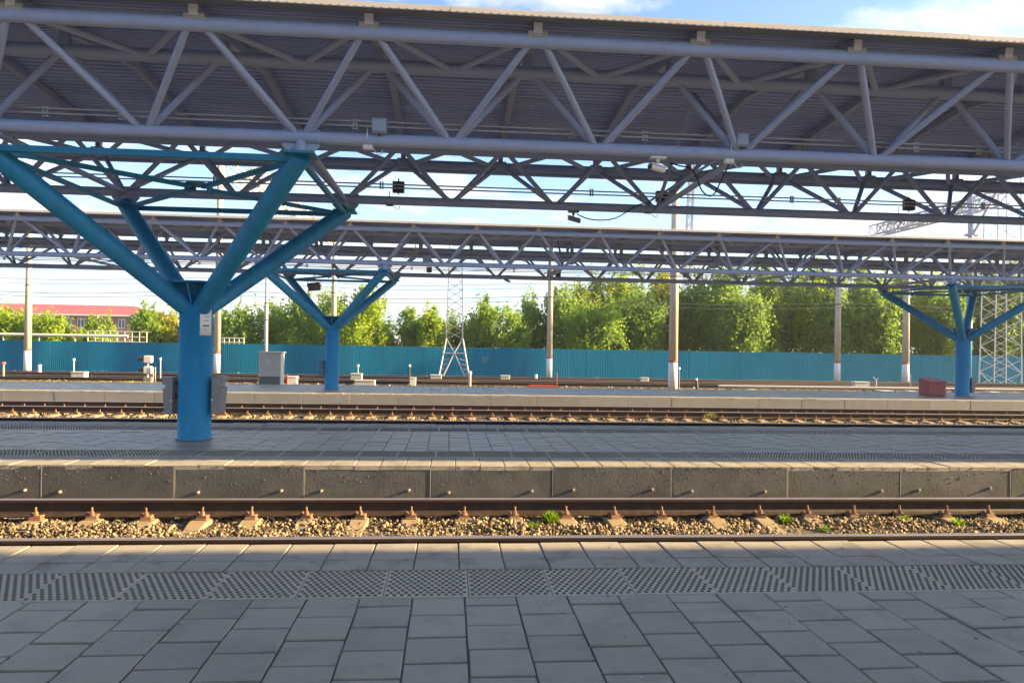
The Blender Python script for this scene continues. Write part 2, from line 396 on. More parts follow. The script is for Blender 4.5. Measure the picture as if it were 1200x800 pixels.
# near platform
P1 = MB().box(-60, 80, -7, E1-.03, ZG, -.05).build('platform', conc_m); tag(P1, 'nearest station platform of grey paving slabs with studded tactile strip', kind='structure')
xe = at_z(537.7, 650, 0).x; xt = at_z(549, 690, 0).x+.25
MB().box(-8, 10, -.2, E1-.031, -.05, -.011).build('joint_bed', joint_m, P1)
lay_slabs(P1, 0, .114, SW, -7, 9, (.0, 4.371, SW), slab_m, 'p1', True, 230, 'paving_slab')
lay_slabs(P1, 0, xe, SW, -9, 11, [(4.879, 5.12), (5.12, E1)], edge_m, 'e1', False, 200, 'edge_slab')
lay_tactile(P1, 0, xt, -8, 10, (4.371+4.879)/2)
sp = MB(); rg = random.Random(21)
for _ in range(420):                                             # grit, gum and leaf crumbs on the slabs
    X, Y = rg.uniform(-5, 6.5), rg.uniform(2.4, 5.4); r0 = rg.choice((.003, .004, .005, .007, .011)); k = len(sp.v)
    for a in range(6): sp.v.append((X+r0*cos(a*1.047)*rg.uniform(.6, 1.3), Y+r0*sin(a*1.047)*rg.uniform(.6, 1.3), .0062))
    sp.v.append((X, Y, .0062+r0*.4)); mi = 0 if rg.random() < .6 else 1
    for a in range(6): sp.face((k+a, k+(a+1) % 6, k+6), mi)
tag(sp.build('grit', [joint_m, tact_m], P1), kind='stuff')
# middle platform
P2 = MB().box(-60, 80, E2+.06, E2F-.04, ZG, -.05).build('platform', conc_m); tag(P2, 'middle station platform carrying the near blue column', kind='structure')
MB().box(-14, 18, E2+.061, E2F-.041, -.05, -.012).build('joint_bed', joint_m, P2)
lay_slabs(P2, 0, .02, SW, -13, 17, (E2+1.17, E2F-1.17, SW), slab_m, 'p2', True, 290, 'paving_slab')
lay_slabs(P2, 0, .10, SW, -13, 17, [(E2-.01, E2+.40), (E2+.40, E2+.66)], edge_m, 'e2', False, 200, 'edge_slab')
lay_slabs(P2, 0, .10, SW, -13, 17, [(E2F-.66, E2F-.40), (E2F-.40, E2F)], edge_m, 'e2f', False, 0, 'edge_slab')
lay_tactile(P2, 0, .1, -13, 17, E2+.66+.255); lay_tactile(P2, 0, .1, -13, 17, E2F-.66-.255)
panel_row(P2, E2, 0, -3.2, 1.5, -14, 16, -.48, panel_m)
# far platform
P3 = MB().box(-80, 110, E3+.06, E3F-.04, ZG, Z3-.05).build('platform', conc_m); tag(P3, 'farthest station platform with pale concrete edge before the teal fence', kind='structure')
lay_slabs(P3, Z3, .02, SW, -20, 30, (E3+.4, E3F-.4, SW), slab_m, 'p3', True, 0, 'paving_slab')
lay_slabs(P3, Z3, .10, SW, -20, 30, [(E3-.01, E3+.40), (E3F-.4, E3F)], edge_m, 'e3', False, 0, 'edge_slab')
panel_row(P3, E3, Z3, at(410.5, 468, E3).x, 1.443, -22, 30, -.42, panel2_m, False)

# ------------------------------------------------------------------ tracks
def rail_profile():
    hw, h = .0365, .18
    half = [(.075, 0), (.075, .010), (.020, .030), (.0095, .050), (.0095, .130), (.035, .142), (hw, .150), (hw, .172), (.029, .1785), (.018, h)]
    return half+[(-a, b) for a, b in reversed(half)]
def rail_mesh(x0, x1):
    prof = rail_profile(); b = MB(); n = len(prof)
    for X in (x0, x1): b.v += [(X, y, z-.18) for y, z in prof]
    for i in range(n):
        j = (i+1) % n; top = prof[i][1] > .16 and prof[j][1] > .16
        b.face((i, j, n+j, n+i), 1 if top else 0)
    b.face(list(range(n))[::-1]); b.face([n+i for i in range(n)])
    return b.mesh('rail', [rail_m, railtop_m])
def sleeper_mesh():
    b = MB(); st = []
    for y, ht, hb, z in ((-1.35, .075, .13, -.03), (-1.28, .085, .145, -.005), (-.98, .095, .15, 0), (-.55, .085, .15, 0), (-.35, .07, .125, -.035), (.35, .07, .125, -.035), (.55, .085, .15, 0), (.98, .095, .15, 0), (1.28, .085, .145, -.005), (1.35, .075, .13, -.03)):
        k = len(b.v); st.append(k); b.v += [(-hb, y, -.2), (hb, y, -.2), (ht+.012, y, z-.012), (ht, y, z), (-ht, y, z), (-ht-.012, y, z-.012)]
    for a, c in zip(st, st[1:]):
        for i in range(1, 6): b.face((a+i, a+(i+1) % 6, c+(i+1) % 6, c+i))
    b.face((0, 5, 4, 3, 2, 1)); k = st[-1]; b.face([k+i for i in range(6)])
    return b.mesh('sleeper', sleep_m)
def clip_mesh():
    b = MB()
    b.bbox(-.06, .06, -.055, .055, 0, .018, .004)                    # shoulder plate
    b.tube((0, -.025, .02), (0, -.025, .135), .0115, 8)              # bolt
    b.tube((0, -.025, .06), (0, -.025, .088), .024, 6, sm=False)     # nut
    b.tube((0, -.025, .05), (0, -.025, .058), .03, 8)                # washer
    b.box(-.05, .05, -.045, .055, .022, .048)                        # clip
    b.tube((-.052, .01, .02), (-.052, .01, .075), .012, 8)           # anchor stud
    b.tube((-.052, .01, .05), (-.052, .01, .068), .022, 6, sm=False)
    return b.mesh('rail_clip', clip_m)
SLEEPER, CLIP = sleeper_mesh(), clip_mesh()
GA = .7965
def track(axis, zt, X0, X1, sx0, label, single=True, detail=True, pitch=.5467):
    e = empty('railway_track', (0, axis, zt), label, 'track')
    rm = rail_mesh(X0, X1)
    for s in (-1, 1): put('rail', rm, e, (0, s*GA, 0))
    rng = random.Random(int(axis*10)); x = sx0-math.ceil((sx0-X0)/pitch)*pitch; far = MB(); nsl = 0
    while x < X1:
        P = (x, axis, zt-.2)
        if single and (seen(P, 90)):
            o = put('sleeper', SLEEPER, e, (x+rng.gauss(0, .012), rng.gauss(0, .01), -.192)); o.rotation_euler = (0, 0, rng.gauss(0, .012))
            if detail:
                for s in (-1, 1):
                    for side in (-1, 1):
                        if side < 0 or s < 0:
                            c = put('rail_clip', CLIP, o, (rng.gauss(0, .008), s*GA+side*.115, -.002)); c.rotation_euler = (rng.gauss(0, .05), rng.gauss(0, .06), (pi if side > 0 else 0)+rng.gauss(0, .08))
        elif -60 < x < 70:
            for s in (-1, 1): far.cham(x-.12, x+.12, s*.85-.42, s*.85+.42, -.30, -.192, .02)
        x += pitch
    if far.f: tag(far.build('sleeper', sleep_m, e), kind='stuff')
    return e
T1 = E1+1.747; T2 = E2F+1.745; T3 = E3-1.745
ZR1, ZR3 = -.2, -.35
track(T1, ZR1, -45, 60, -.91, 'nearest railway track, its sleepers and rusty rails in sunlit ballast')
track(T2, ZR1, -60, 80, -.2, 'railway track running just behind the middle platform')
track(T3, ZR3, -60, 80, .1, 'railway track along the front of the farthest platform')
YT = [(E3F+1.75, -.42, 'first yard track beyond the farthest platform'), (37.6, -.42, 'middle yard track behind the grey cabinet'), (42.2, -.42, 'yard track closest to the teal fence')]
for ax, zt, lb in YT: track(ax, zt, -70, 90, .2, lb, single=False)
# a crossover whose rails cut obliquely between the two yard tracks
e = empty('railway_track', (0, 40, -.42), 'crossover rails cutting obliquely between two yard tracks', 'track')
for s in (-1, 1):
    for k in range(24):
        t0, t1 = k/24, (k+1)/24; sm = lambda t: t*t*(3-2*t)
        a = Vector((-16+44*t0, -2.4+4.6*sm(t0)+s*GA, -.012)); c = Vector((-16+44*t1, -2.4+4.6*sm(t1)+s*GA, -.012))
        pr = bar('rail', a-Vector((0, 0, .085)), c-Vector((0, 0, .085)), .07, .17, rail_m, e)

# ------------------------------------------------------------------ ballast
_rng = np.random.default_rng(5)
def ico():
    t = (1+5**.5)/2
    v = np.array([(-1, t, 0), (1, t, 0), (-1, -t, 0), (1, -t, 0), (0, -1, t), (0, 1, t), (0, -1, -t), (0, 1, -t), (t, 0, -1), (t, 0, 1), (-t, 0, -1), (-t, 0, 1)], float)
    v /= np.linalg.norm(v[0])
    f = np.array([(0, 11, 5), (0, 5, 1), (0, 1, 7), (0, 7, 10), (0, 10, 11), (1, 5, 9), (5, 11, 4), (11, 10, 2), (10, 7, 6), (7, 1, 8), (3, 9, 4), (3, 4, 2), (3, 2, 6), (3, 6, 8), (3, 8, 9), (4, 9, 5), (2, 4, 11), (6, 2, 10), (8, 6, 7), (9, 8, 1)])
    return v, f
OCTA = (np.array([(1, 0, 0), (-1, 0, 0), (0, 1, 0), (0, -1, 0), (0, 0, 1), (0, 0, -1)], float), np.array([(0, 2, 4), (2, 1, 4), (1, 3, 4), (3, 0, 4), (2, 0, 5), (1, 2, 5), (3, 1, 5), (0, 3, 5)]))
CUBE = (np.array([(x, y, z) for x in (-.7, .7) for y in (-.7, .7) for z in (-.7, .7)], float), np.array([(0, 1, 3), (0, 3, 2), (4, 6, 7), (4, 7, 5), (0, 4, 5), (0, 5, 1), (2, 3, 7), (2, 7, 6), (0, 2, 6), (0, 6, 4), (1, 5, 7), (1, 7, 3)]))
def stones(name, n, X0, X1, Y0, Y1, zf, smin, smax, base, mat_, label):
    bv, bf = base
    x = _rng.uniform(X0, X1, n); y = _rng.uniform(Y0, Y1, n); z = zf(x, y)+_rng.uniform(-.012, .016, n)
    s = smin+(smax-smin)*_rng.random(n)**1.7
    A = _rng.normal(size=(n, 3, 3)); Q, _ = np.linalg.qr(A)
    sc = s[:, None]*_rng.uniform(.40, 1.3, (n, 3))
    V = bv[None]*_rng.uniform(.5, 1.35, (n, len(bv), 3))*sc[:, None, :]
    V = np.einsum('nij,nkj->nki', Q, V)+np.stack([x, y, z], 1)[:, None, :]
    F = bf[None]+(np.arange(n)*len(bv))[:, None, None]
    o = put(name, npmesh(name, V.reshape(-1, 3), F.reshape(-1, 3), mat_))
    return tag(o, label, 'ballast', kind='stuff')
def bed(name, Y0, Y1, z, X0=-60, X1=80, m=None):
    o = MB().box(X0, X1, Y0, Y1, ZG-.05, z).build(name, m or bed_m); tag(o, kind='structure')
bed('ballast_bed', E1-.02, E2+.05, ZR1-.235)
bed('ballast_bed', E2F-.03, 17.4, ZR1-.235)
bed('ballast_bed', 17.4, E3+.05, -.585)
def z1(x, y): return ZR1-.222+.012*np.sin(x*3.1)+.014*np.sin(x*1.3+y*5)+.008*np.sin(x*7+y*3)
stones('ballast_stones', 34000, -6.5, 8.5, T1-1.0, T1+.95, z1, .008, .028, CUBE, bal_m, 'sunlit broken stone ballast between the rails of the nearest track')
def z2(x, y): return -.425-.150*np.clip((y-17.2)/1.3, 0, 1)+.012*np.sin(x*2.3+y)+.010*np.sin(x*5)
stones('ballast_stones', 15000, -15, 24, T2+.6, T3+1.2, z2, .018, .05, OCTA, bal_m, 'broken stone ballast around the two tracks before the farthest platform')
stones('ballast_stones', 12000, -32, 46, 29.5, 46.6, lambda x, y: -.60+0*x, .03, .09, OCTA, bal_m, 'coarse gravel spread over the yard in front of the fence')

# ------------------------------------------------------------------ canopies
YA_, YB_, ZA_, ZB_, ZC_ = 3.01, 1.98, 4.92, 4.935, 4.006
RE = 3.33; SL = .155
def roofz(y): return 5.115+(3.01+y)*SL if y < 0 else 5.115+3.01*SL-y*.075
def canopy(loc, P, i0, i1, j0, j1, cols, dz, label, zcol=0.):
    """nodes i0..i1 exist, struts as single parts for j0..j1; cols = node indices of columns"""
    e = empty('platform_canopy', loc, label, 'canopy')
    x0, x1 = (i0-.6)*P, (i1+.6)*P
    # roof deck: trapezoidal sheets, ribs along the platform
    b = MB(); pts = []; pit = .128; y = -3.06
    while y < 3.06:
        for fr, d in ((0, 0), (.46, 0), (.52, .058), (.94, .058)):
            yy = y+fr*pit
            if yy <= 3.06: pts.append((yy, roofz(yy)+d))
        y += pit
    xs = np.linspace(x0, x1, 9)
    for yy, z in pts:
        for X in xs: b.v.append((X, yy, z+dz))
    nx = len(xs)
    for k in range(len(pts)-1):
        for a in range(nx-1): b.face((k*nx+a, (k+1)*nx+a, (k+1)*nx+a+1, k*nx+a+1))
    b.build('roof_deck', deck_m, e)
    b = MB()
    for s in (-1, 1):
        b.v += [(x0, s*RE, roofz(s*RE)+.045+dz), (x1, s*RE, roofz(s*RE)+.045+dz), (x1, 0, roofz(0)+.085+dz), (x0, 0, roofz(0)+.085+dz)]
        k = len(b.v)-4; b.face((k, k+1, k+2, k+3) if s < 0 else (k+3, k+2, k+1, k))
    b.build('roof_cover', rooftop_m, e)
    for s in (-1, 1):
        b = MB(); ya, yb = s*3.06, s*(RE-.005)
        b.prism([(ya, roofz(ya)+dz-.004), (yb, roofz(yb)+dz-.004), (yb, roofz(yb)+.03+dz), (ya, roofz(ya)+.034+dz)], x0, x1)
        b.build('eave_flashing', flash_m, e)
        lm = MB(); X = x0; rg = random.Random(11)
        while X < x1:                                                # lip pieces, slightly out of line
            ln = min(3.0+rg.uniform(-.2, .6), x1-X); d = rg.gauss(0, .004)
            lm.box(X+.003, X+ln-.003, min(s*RE, s*(RE+.022)), max(s*RE, s*(RE+.022)), roofz(s*RE)-.012+dz+d, roofz(s*RE)+.046+dz+d); X += ln
        tag(lm.build('eave_lip', lip_m, e), kind='stuff')
        tm = MB(); X = x0
        while X < x1:
            k = len(tm.v); yy = s*(RE+.026); zz_ = roofz(s*RE)-.016+dz
            tm.v += [(X, yy, zz_), (X+.045, yy, zz_), (X+.0225, yy, zz_+.017), (X, yy-s*.05, zz_), (X+.045, yy-s*.05, zz_), (X+.0225, yy-s*.003, zz_+.017)]
            tm.face((k, k+1, k+2)); tm.face((k+5, k+4, k+3)); tm.face((k, k+2, k+5, k+3)); tm.face((k+1, k+4, k+5, k+2)); X += .09
        tag(tm.build('eave_teeth', flash_m, e), kind='stuff')
    b = MB(); b.prism([(YA_+.09, 4.965+dz), (YA_+.09, 4.81+dz), (YA_+.13, 4.79+dz), (YA_+.20, 4.81+dz), (YA_+.20, 4.965+dz)], x0, x1)
    b.build('edge_beam', beam_m, e)
    # chords
    for s in (-1, 1):
        strut('chord', (x0+.3, s*YA_, ZA_+dz), (x1-.3, s*YA_, ZA_+dz), .082, steel_m, e, 18)
        strut('chord', (x0+.3, s*YB_, ZB_+dz), (x1-.3, s*YB_, ZB_+dz), .082, steel_m, e, 18)
        strut('chord', (x0+.3, s*YB_, ZC_+dz), (x1-.3, s*YB_, ZC_+dz), .078, steel_m, e, 18)
        for zc in (.205, .265):
            strut('conduit', (x0+.3, s*(YB_-.12), ZC_+zc+dz), (x1-.3, s*(YB_-.12), ZC_+zc+dz), .013, zinc_m, e, 6)
    far = MB(); farb = MB()
    for i in range(i0, i1+1):
        X = i*P; near = j0 <= i <= j1
        for s in (-1, 1):
            A = lambda k: Vector(((i+k)*P, s*YA_, ZA_+dz-.03)); B = lambda k: Vector(((i+k)*P, s*YB_, ZB_+dz-.03)); C = Vector((X, s*YB_, ZC_+dz+.04)); Bm = Vector((X, s*YB_, ZB_+dz))
            for k in (-.5, .5):
                sg = 1 if k > 0 else -1
                for p, q in ((C+Vector((sg*.05, 0, 0)), A(k)-Vector((sg*.09, 0, 0))), (C+Vector((sg*.07, s*-.01, 0)), B(k)-Vector((sg*.08, 0, 0))), (Bm+Vector((sg*.04, 0, 0)), A(k)-Vector((sg*.16, 0, -.03)))):
                    r = .036 if q.y == p.y else .042
                    if near: strut('diagonal', p, q, r, steel_m, e, 10)
                    else: far.tube(p, q, r, 6)
            # bracket, short post
            Xm = X+.5*P
            if near:
                bm = MB().bbox(Xm-.115, Xm+.115, s*YA_-.085, s*YA_+.085, ZA_+.02+dz, ZA_+.092+dz, .006); bm.build('bracket', plate_m, e)
                bar('post', (Xm, s*YB_, ZB_+dz+.05), (Xm, s*YB_, roofz(s*YB_)-.13+dz), .11, .11, beam_m, e)
                if s > 0: bar('post', (Xm, YA_, ZA_+dz+.08), (Xm, YA_, roofz(YA_)-.13+dz), .09, .09, beam_m, e)
                for dx in (.62, -.35):
                    if (i+int(s)) % 2 == 0 and dx > 0 or dx < 0 and i % 3 == 0:
                        MB().box(X+dx-.014, X+dx+.014, s*(YB_-.155)-.012, s*(YB_-.155)+.012, ZC_+.17+dz, ZC_+.30+dz).box(X+dx+.03, X+dx+.055, s*(YB_-.155)-.012, s*(YB_-.155)+.012, ZC_+.17+dz, ZC_+.30+dz).build('conduit_clamp', zinc_m, e)
        # cross beam in two sloping halves
        Xm = X+.5*P
        for s in (-1, 1):
            p, q = Vector((Xm, s*3.11, roofz(s*3.11)-.066+dz)), Vector((Xm, 0, roofz(0)-.066+dz))
            if near:
                o = bar('cross_beam', p, q, .10, .115, beam_m, e)
                bar('beam_cap', p-(q-p).normalized()*.004, p, .098, .113, capw_m, e)
            else: farb.beam(p, q, .10, .115)
    if far.f: tag(far.build('diagonal', steel_m, e), kind='stuff')
    if farb.f: tag(farb.build('cross_beam', beam_m, e), kind='stuff')
    # ties across, every third node
    for i in range(i0, i1+1):
        X = i*P
        if i in [c+d for c in cols for d in (-1, 1)] or i % 12 in (4, 8):
            strut('cross_tie', (X, -YB_, ZC_+dz-.02), (X, YB_, ZC_+dz-.02), .045, steel_m, e, 10)
            if i % 12 in (4, 8):
                strut('cross_tie', (X-.1, -YB_, ZC_+dz+.06), (X-.1, YB_, ZC_+dz+.16), .02, beam_m, e, 8)
                strut('cross_tie', (X+.02, -YB_, ZC_+dz+.02), (X+.02, 0, roofz(0)-.13+dz), .035, beam_m, e, 8)
                strut('cross_tie', (X+.02, YB_, ZC_+dz+.02), (X+.02, 0, roofz(0)-.13+dz), .035, beam_m, e, 8)
    # columns
    for c in cols:
        X = c*P
        b = MB(); b.lathe([(.245, zcol), (.245, zcol+.012), (.233, zcol+.02), (.233, 1.99)], (X, 0, 0), 40); co = b.build('column', blue_m, e)
        MB().lathe([(.232, 1.935), (.241, 1.942), (.241, 1.952), (.232, 1.959)], (X, 0, 0), 40).build('weld_bead', blue_m, co)
        MB().lathe([(.262, zcol-.001), (.258, zcol+.006), (.244, zcol+.016)], (X, 0, 0), 30).build('base_grime', joint_m, co)
        b = MB(); hw = .44
        b.prism([(X-hw, -.17), (X-.17, -hw), (X+.17, -hw), (X+hw, -.17), (X+hw, .17), (X+.17, hw), (X-.17, hw), (X-hw, .17)], 2.30, 2.325, 'z'); b.build('fork_plate', blue_m, e)
        MB().prism([(X-.17, 1.9), (X+.17, 1.9), (X+hw-.02, 2.298), (X-hw+.02, 2.298)], -.012, .012, 'y').build('fork_web', blue_m, e)
        MB().prism([(-.17, 1.9), (.17, 1.9), (hw-.02, 2.298), (-hw+.02, 2.298)], X-.012, X+.012, 'x').build('fork_web', blue_m, e)
        tips = {}
        for sx in (-1, 1):
            for sy in (-1, 1):
                base = Vector((X+sx*.02, sy*.02, 1.86)); tip = Vector((X+sx*P, sy*YB_, 3.78+dz)); tips[(sx, sy)] = tip
                strut('arm', base, tip, .132, blue_m, e, 24)
                MB().prism([(tip.x-.19, tip.y-.19), (tip.x+.19, tip.y-.19), (tip.x+.19, tip.y+.19), (tip.x-.19, tip.y+.19)], tip.z-.01, tip.z+.02, 'z').build('tip_plate', teal_m, e)
                strut('stub', tip, (tip.x, tip.y, ZC_+dz), .065, steel_m, e, 14)
                w, z0, z1_ = .23, tip.z+.021, ZC_+.10+dz
                MB().prism([(tip.x-w*.6, z0), (tip.x+w*.6, z0), (tip.x+w, z0+.10), (tip.x+w, z1_), (tip.x-w, z1_), (tip.x-w, z0+.10)], tip.y-.006, tip.y+.006, 'y').build('gusset', boxblue_m, e)
        T = lambda a, b_: tips[(a, b_)]+Vector((0, 0, -.045))
        for a, b_ in (((-1, -1), (1, -1)), ((-1, 1), (1, 1))): bar('plan_strut', T(*a), T(*b_), .09, .075, teal_m, e)
        for a, b_ in (((-1, -1), (-1, 1)), ((1, -1), (1, 1))): bar('plan_strut', T(*a), T(*b_), .07, .06, teal_m, e)
        mid = Vector((X, 0, 3.735+dz))
        for k, (sx, sy) in enumerate(tips):
            t_ = T(sx, sy); bar('plan_brace', t_, mid+Vector((sx*.10, sy*.10, -.004*k)), .065, .06, teal_m, e)
        MB().prism([(X-.20, -.08), (X-.08, -.20), (X+.08, -.20), (X+.20, -.08), (X+.20, .08), (X+.08, .20), (X-.08, .20), (X-.20, .08)], mid.z+.035, mid.z+.047, 'z').build('brace_plate', teal_m, e)
        for sx in (-1, 1): MB().box(X+sx*.16-.012, X+sx*.16+.012, -.10, .10, mid.z-.085, mid.z+.034).build('brace_plate', teal_m, e)
    return e
CP, CX, CY = 1.872, -3.747, 11.326
canopy((CX, CY, 0), CP, -6, 23, -4, 9, [0, 12], 0, 'grey truss canopy on a blue branching column over the middle platform')
C2P, C2X, C2Y, C2DZ = 1.876, -3.93, 25.36, -.05
canopy((C2X, C2Y, 0), C2P, -13, 30, -7, 15, [-12, 0, 12], C2DZ, 'smaller-looking farther truss canopy over the farthest platform', zcol=Z3)
canopy((-8.2, .5, 0), CP, -6, 25, 99, 99, [0, 12], 0, 'truss canopy over the nearest platform, above the viewpoint')

# ------------------------------------------------------------------ things fixed to the canopies
def cctv(P, yaw, tilt, label, mount=True, m=None):
    e = empty('security_camera', P, label, 'camera', 'surveillance cameras under the canopies')
    m = m or whitep_m
    MB().bbox(-.10, .10, -.05, .05, -.025, .0, .004).build('mount_plate', m, e)
    MB().tube((0, 0, -.02), (0, 0, -.075), .03, 10, .022).tube((0, 0, -.07), (0, 0, -.13), .014, 8).build('bracket_arm', m, e)
    c = MB().tube((-.11, 0, 0), (.10, 0, 0), .038, 14).box(-.12, .115, -.043, .043, .030, .044).build('housing', m, e, (0, 0, -.15))
    c.rotation_euler = (0, tilt, yaw)
    MB().tube((-.135, 0, 0), (-.108, 0, 0), .036, 14).build('lens', dark_m, c)
    return e
def jbox(P, w, h, d, m, label, cat='box', group='boxes on the canopy trusses', hang=0):
    e = empty('junction_box', P, label, cat, group)
    MB().bbox(-w/2, w/2, -d/2, d/2, -h/2, h/2, .008).build('case', m, e)
    MB().bbox(-w/2+.012, w/2-.012, -d/2-.010, -d/2-.001, -h/2+.012, h/2-.012, .004).build('cover', m, e)
    MB().tube((0, 0, -h/2), (0, 0, -h/2-.03), .012, 8).build('gland', dark_m, e)
    if hang: MB().tube((0, 0, h/2-.005), (0, 0, h/2+hang), .012, 6).build('hanger', dark_m, e)
    return e
YF, YR = CY-YB_, CY+YB_
cctv(at(771, 184, YF), .35, .12, 'white bullet camera hanging under the front chord of the near canopy')
cctv(at(672, 247.5, YR), 3.4, -.2, 'grey-looking bullet camera under the rear chord with a drooping cable', m=bin_m)
jbox(at(444.5, 148, YF-.10), .175, .18, .10, boxblue_m, 'pale blue square box on the front truss above the blue arm')
jbox(at(869, 164.5, YF-.10), .165, .17, .10, boxblue_m, 'pale blue rounded box where truss diagonals meet, right of centre')
jbox(at(467, 219.5, YR+.1), .21, .2, .1, dark_m, 'dark square box on the rear truss just right of the blue arms', hang=.06)
jbox(at(775, 230.5, YR+.1), .21, .2, .1, dark_m, 'dark square box on the rear truss beneath the white bullet camera', hang=.06)
jbox(at(1065, 240.5, YR+.1), .21, .2, .1, dark_m, 'dark square box at the far right of the rear truss', hang=.06)
def sensor(P, label, m=whitep_m):
    e = empty('lamp_fitting', P, label, 'lamp fitting', 'small fittings under the chords')
    MB().bbox(-.06, .06, -.035, .035, -.03, .03, .006).build('housing', m, e)
    MB().path([(0, 0, .03), (0, -.05, .07), (0, -.092, .13), (0, -.07, .22)], .007, 6).build('strap', m, e)
    MB().path([(.06, 0, 0), (.09, 0, -.05), (.13, 0, -.09), (.17, 0, -.08), (.18, 0, -.03)], .006, 6).build('lead', m, e)
    return e
sensor(at(431, 172.5, YF), 'small white fitting strapped below the front chord near the blue arm')
sensor(at(854, 189, YF), 'small white fitting strapped below the front chord right of the bullet camera')
sensor(at(456.5, 239.5, YR), 'small dark fitting under the rear chord left of centre', dark_m)
sensor(at(759, 248.5, YR), 'small dark fitting under the rear chord below the dark square box', dark_m)
sensor(at(1050, 257, YR), 'small dark fitting under the rear chord at far right', dark_m)
def cable(pts, r, label, m=black_m):
    P = [Vector(p) for p in pts]; out = []
    for i in range(len(P)-1):
        p0, p1, p2, p3 = P[max(i-1, 0)], P[i], P[i+1], P[min(i+2, len(P)-1)]
        for k in range(6):
            t = k/6; out.append(.5*((2*p1)+(p2-p0)*t+(2*p0-5*p1+4*p2-p3)*t*t+(3*p1-p0-3*p2+p3)*t**3))
    out.append(P[-1]); tag(MB().path(out, r, 6).build('cable', m), label, 'cable', 'loose cables on the near canopy')
cable([at(x, y, YR-.1) for x, y in ((676, 251), (688, 256), (703, 258), (720, 256), (735, 248), (748, 240), (762, 238))], .011, 'black cable drooping from the rear chord camera')
cable([at(x, y, YF+.3) for x, y in ((785, 191), (795, 194), (812, 200), (823, 224), (835, 229), (845, 212), (854, 193))], .010, 'black cable looping down beside the cross ties right of centre')
Y2F, Y2R = C2Y-YB_, C2Y+YB_
for x, y, YY, w, h, m, lb in ((499, 303, Y2F+.9, .2, .2, boxblue_m, 'pale blue box on the far canopy just right of its left column'), (487, 294, Y2F+.6, .17, .2, plate_m, 'beige box under the far canopy roof near its left column'),
        (503, 316, Y2R+.1, .2, .2, dark_m, 'dark box on rear truss of the far canopy, leftmost of four'), (654, 321, Y2R+.1, .2, .2, dark_m, 'dark box on rear truss of the far canopy behind the concrete pole'),
        (804, 321.5, Y2R+.1, .2, .2, dark_m, 'dark box on rear truss of the far canopy right of the pale pole'), (952, 324.5, Y2R+.1, .2, .2, dark_m, 'dark box on rear truss of the far canopy, rightmost of four'),
        (669, 306.5, Y2F+.9, .2, .2, boxblue_m, 'pale blue box on the far canopy above the concrete pole'), (836, 311, Y2F+.3, .2, .2, boxblue_m, 'pale blue box on the far canopy right of the pale pole'),
        (1153, 318, Y2F+.3, .2, .2, boxblue_m, 'pale blue box on the far canopy above the right blue column')):
    jbox(at(x, y, YY), w, h, .1, m, lb, hang=.12)
cctv(at(594, 324, Y2R), 3.5, -.35, 'small dark bullet camera under the far canopy left of centre', m=bin_m)
e = empty('floodlight', at(368, 336, C2Y-.6), 'dark rectangular floodlight hung in the fork of the far left column', 'floodlight')
h = MB().bbox(-.20, .20, -.05, .06, -.13, .13, .015).build('housing', dark_m, e); h.rotation_euler = (radians(28), radians(-6), 0)
MB().box(-.18, .18, -.056, -.051, -.11, .11).build('lens', glass_m, h)
MB().path([(-.22, 0, 0), (-.22, 0, .22), (0, 0, .26), (.22, 0, .22), (.22, 0, 0)], .012, 6).tube((0, 0, .25), (0, 0, .50), .012, 6).build('bracket', dark_m, e)

# litter bins, notice
def litter_bin(P, sx, label, m):
    e = empty('litter_bin', P, label, 'bin', 'litter bins on the blue columns')
    prof = [(0, 0), (.165, 0), (.205, .40), (.155, .405), (.150, .455), (.212, .46), (.218, .535), (.19, .56), (0, .56)]
    prof = [(sx*x*.68, z*.94) for x, z in prof]
    MB().prism(prof if sx > 0 else prof[::-1], -.15, .15, 'y').build('body', m, e)
    pl = [(sx*.0, .541), (sx*.135, .541), (sx*.162, .508), (sx*.158, .501), (sx*.131, .529), (sx*.0, .529)]
    MB().prism(pl if sx > 0 else pl[::-1], -.158, .158, 'y').build('lid', m, e)
    for za, zb in ((.22, .30), (.42, .47)): MB().box(min(-sx*.045, 0), max(-sx*.045, 0), -.05, .05, za, zb).build('bracket', dark_m, e)
    MB().tube((sx*.012, -.151, .2), (sx*.012, -.162, .2), .018, 10).build('pivot', zinc_m, e)
    return e
litter_bin((CX+.278, CY+.02, .40), 1, 'pale grey litter bin on the right side of the near blue column', bin_m)
litter_bin((CX-.278, CY+.02, .38), -1, 'grey litter bin on the left side of the near blue column', bin_m)
litter_bin((C2X-.278, C2Y+.02, .32), -1, 'blue-grey litter bin on the far left blue column', mat('bin_blue', (.06, .14, .23), .5, .1, 8))
litter_bin((C2X+12*C2P+.278, C2Y+.02, .0), 1, 'small bin on the right side of the far right blue column', bin_m)
e = empty('notice_sheet', (CX, CY, 0), 'white printed notice wrapped on the near blue column', 'notice')
b = MB(); n = 8; z0, z1_ = at(245, 393, CY).z, at(245, 362, CY).z
for k in range(n+1):
    a = radians(-90+30+50*k/n)
    for z in (z0, z1_):
        for R in (.2345, .2365): b.v.append((R*cos(a), R*sin(a), z))
for k in range(n):
    o = k*4; b.face((o+1, o+5, o+7, o+3), 0, True); b.face((o, o+2, o+6, o+4), 0, True); b.face((o+2, o+3, o+7, o+6)); b.face((o, o+4, o+5, o+1))
b.face((0, 1, 3, 2)); o = n*4; b.face((o, o+2, o+3, o+1)); b.build('sheet', paper_m, e)
b = MB()
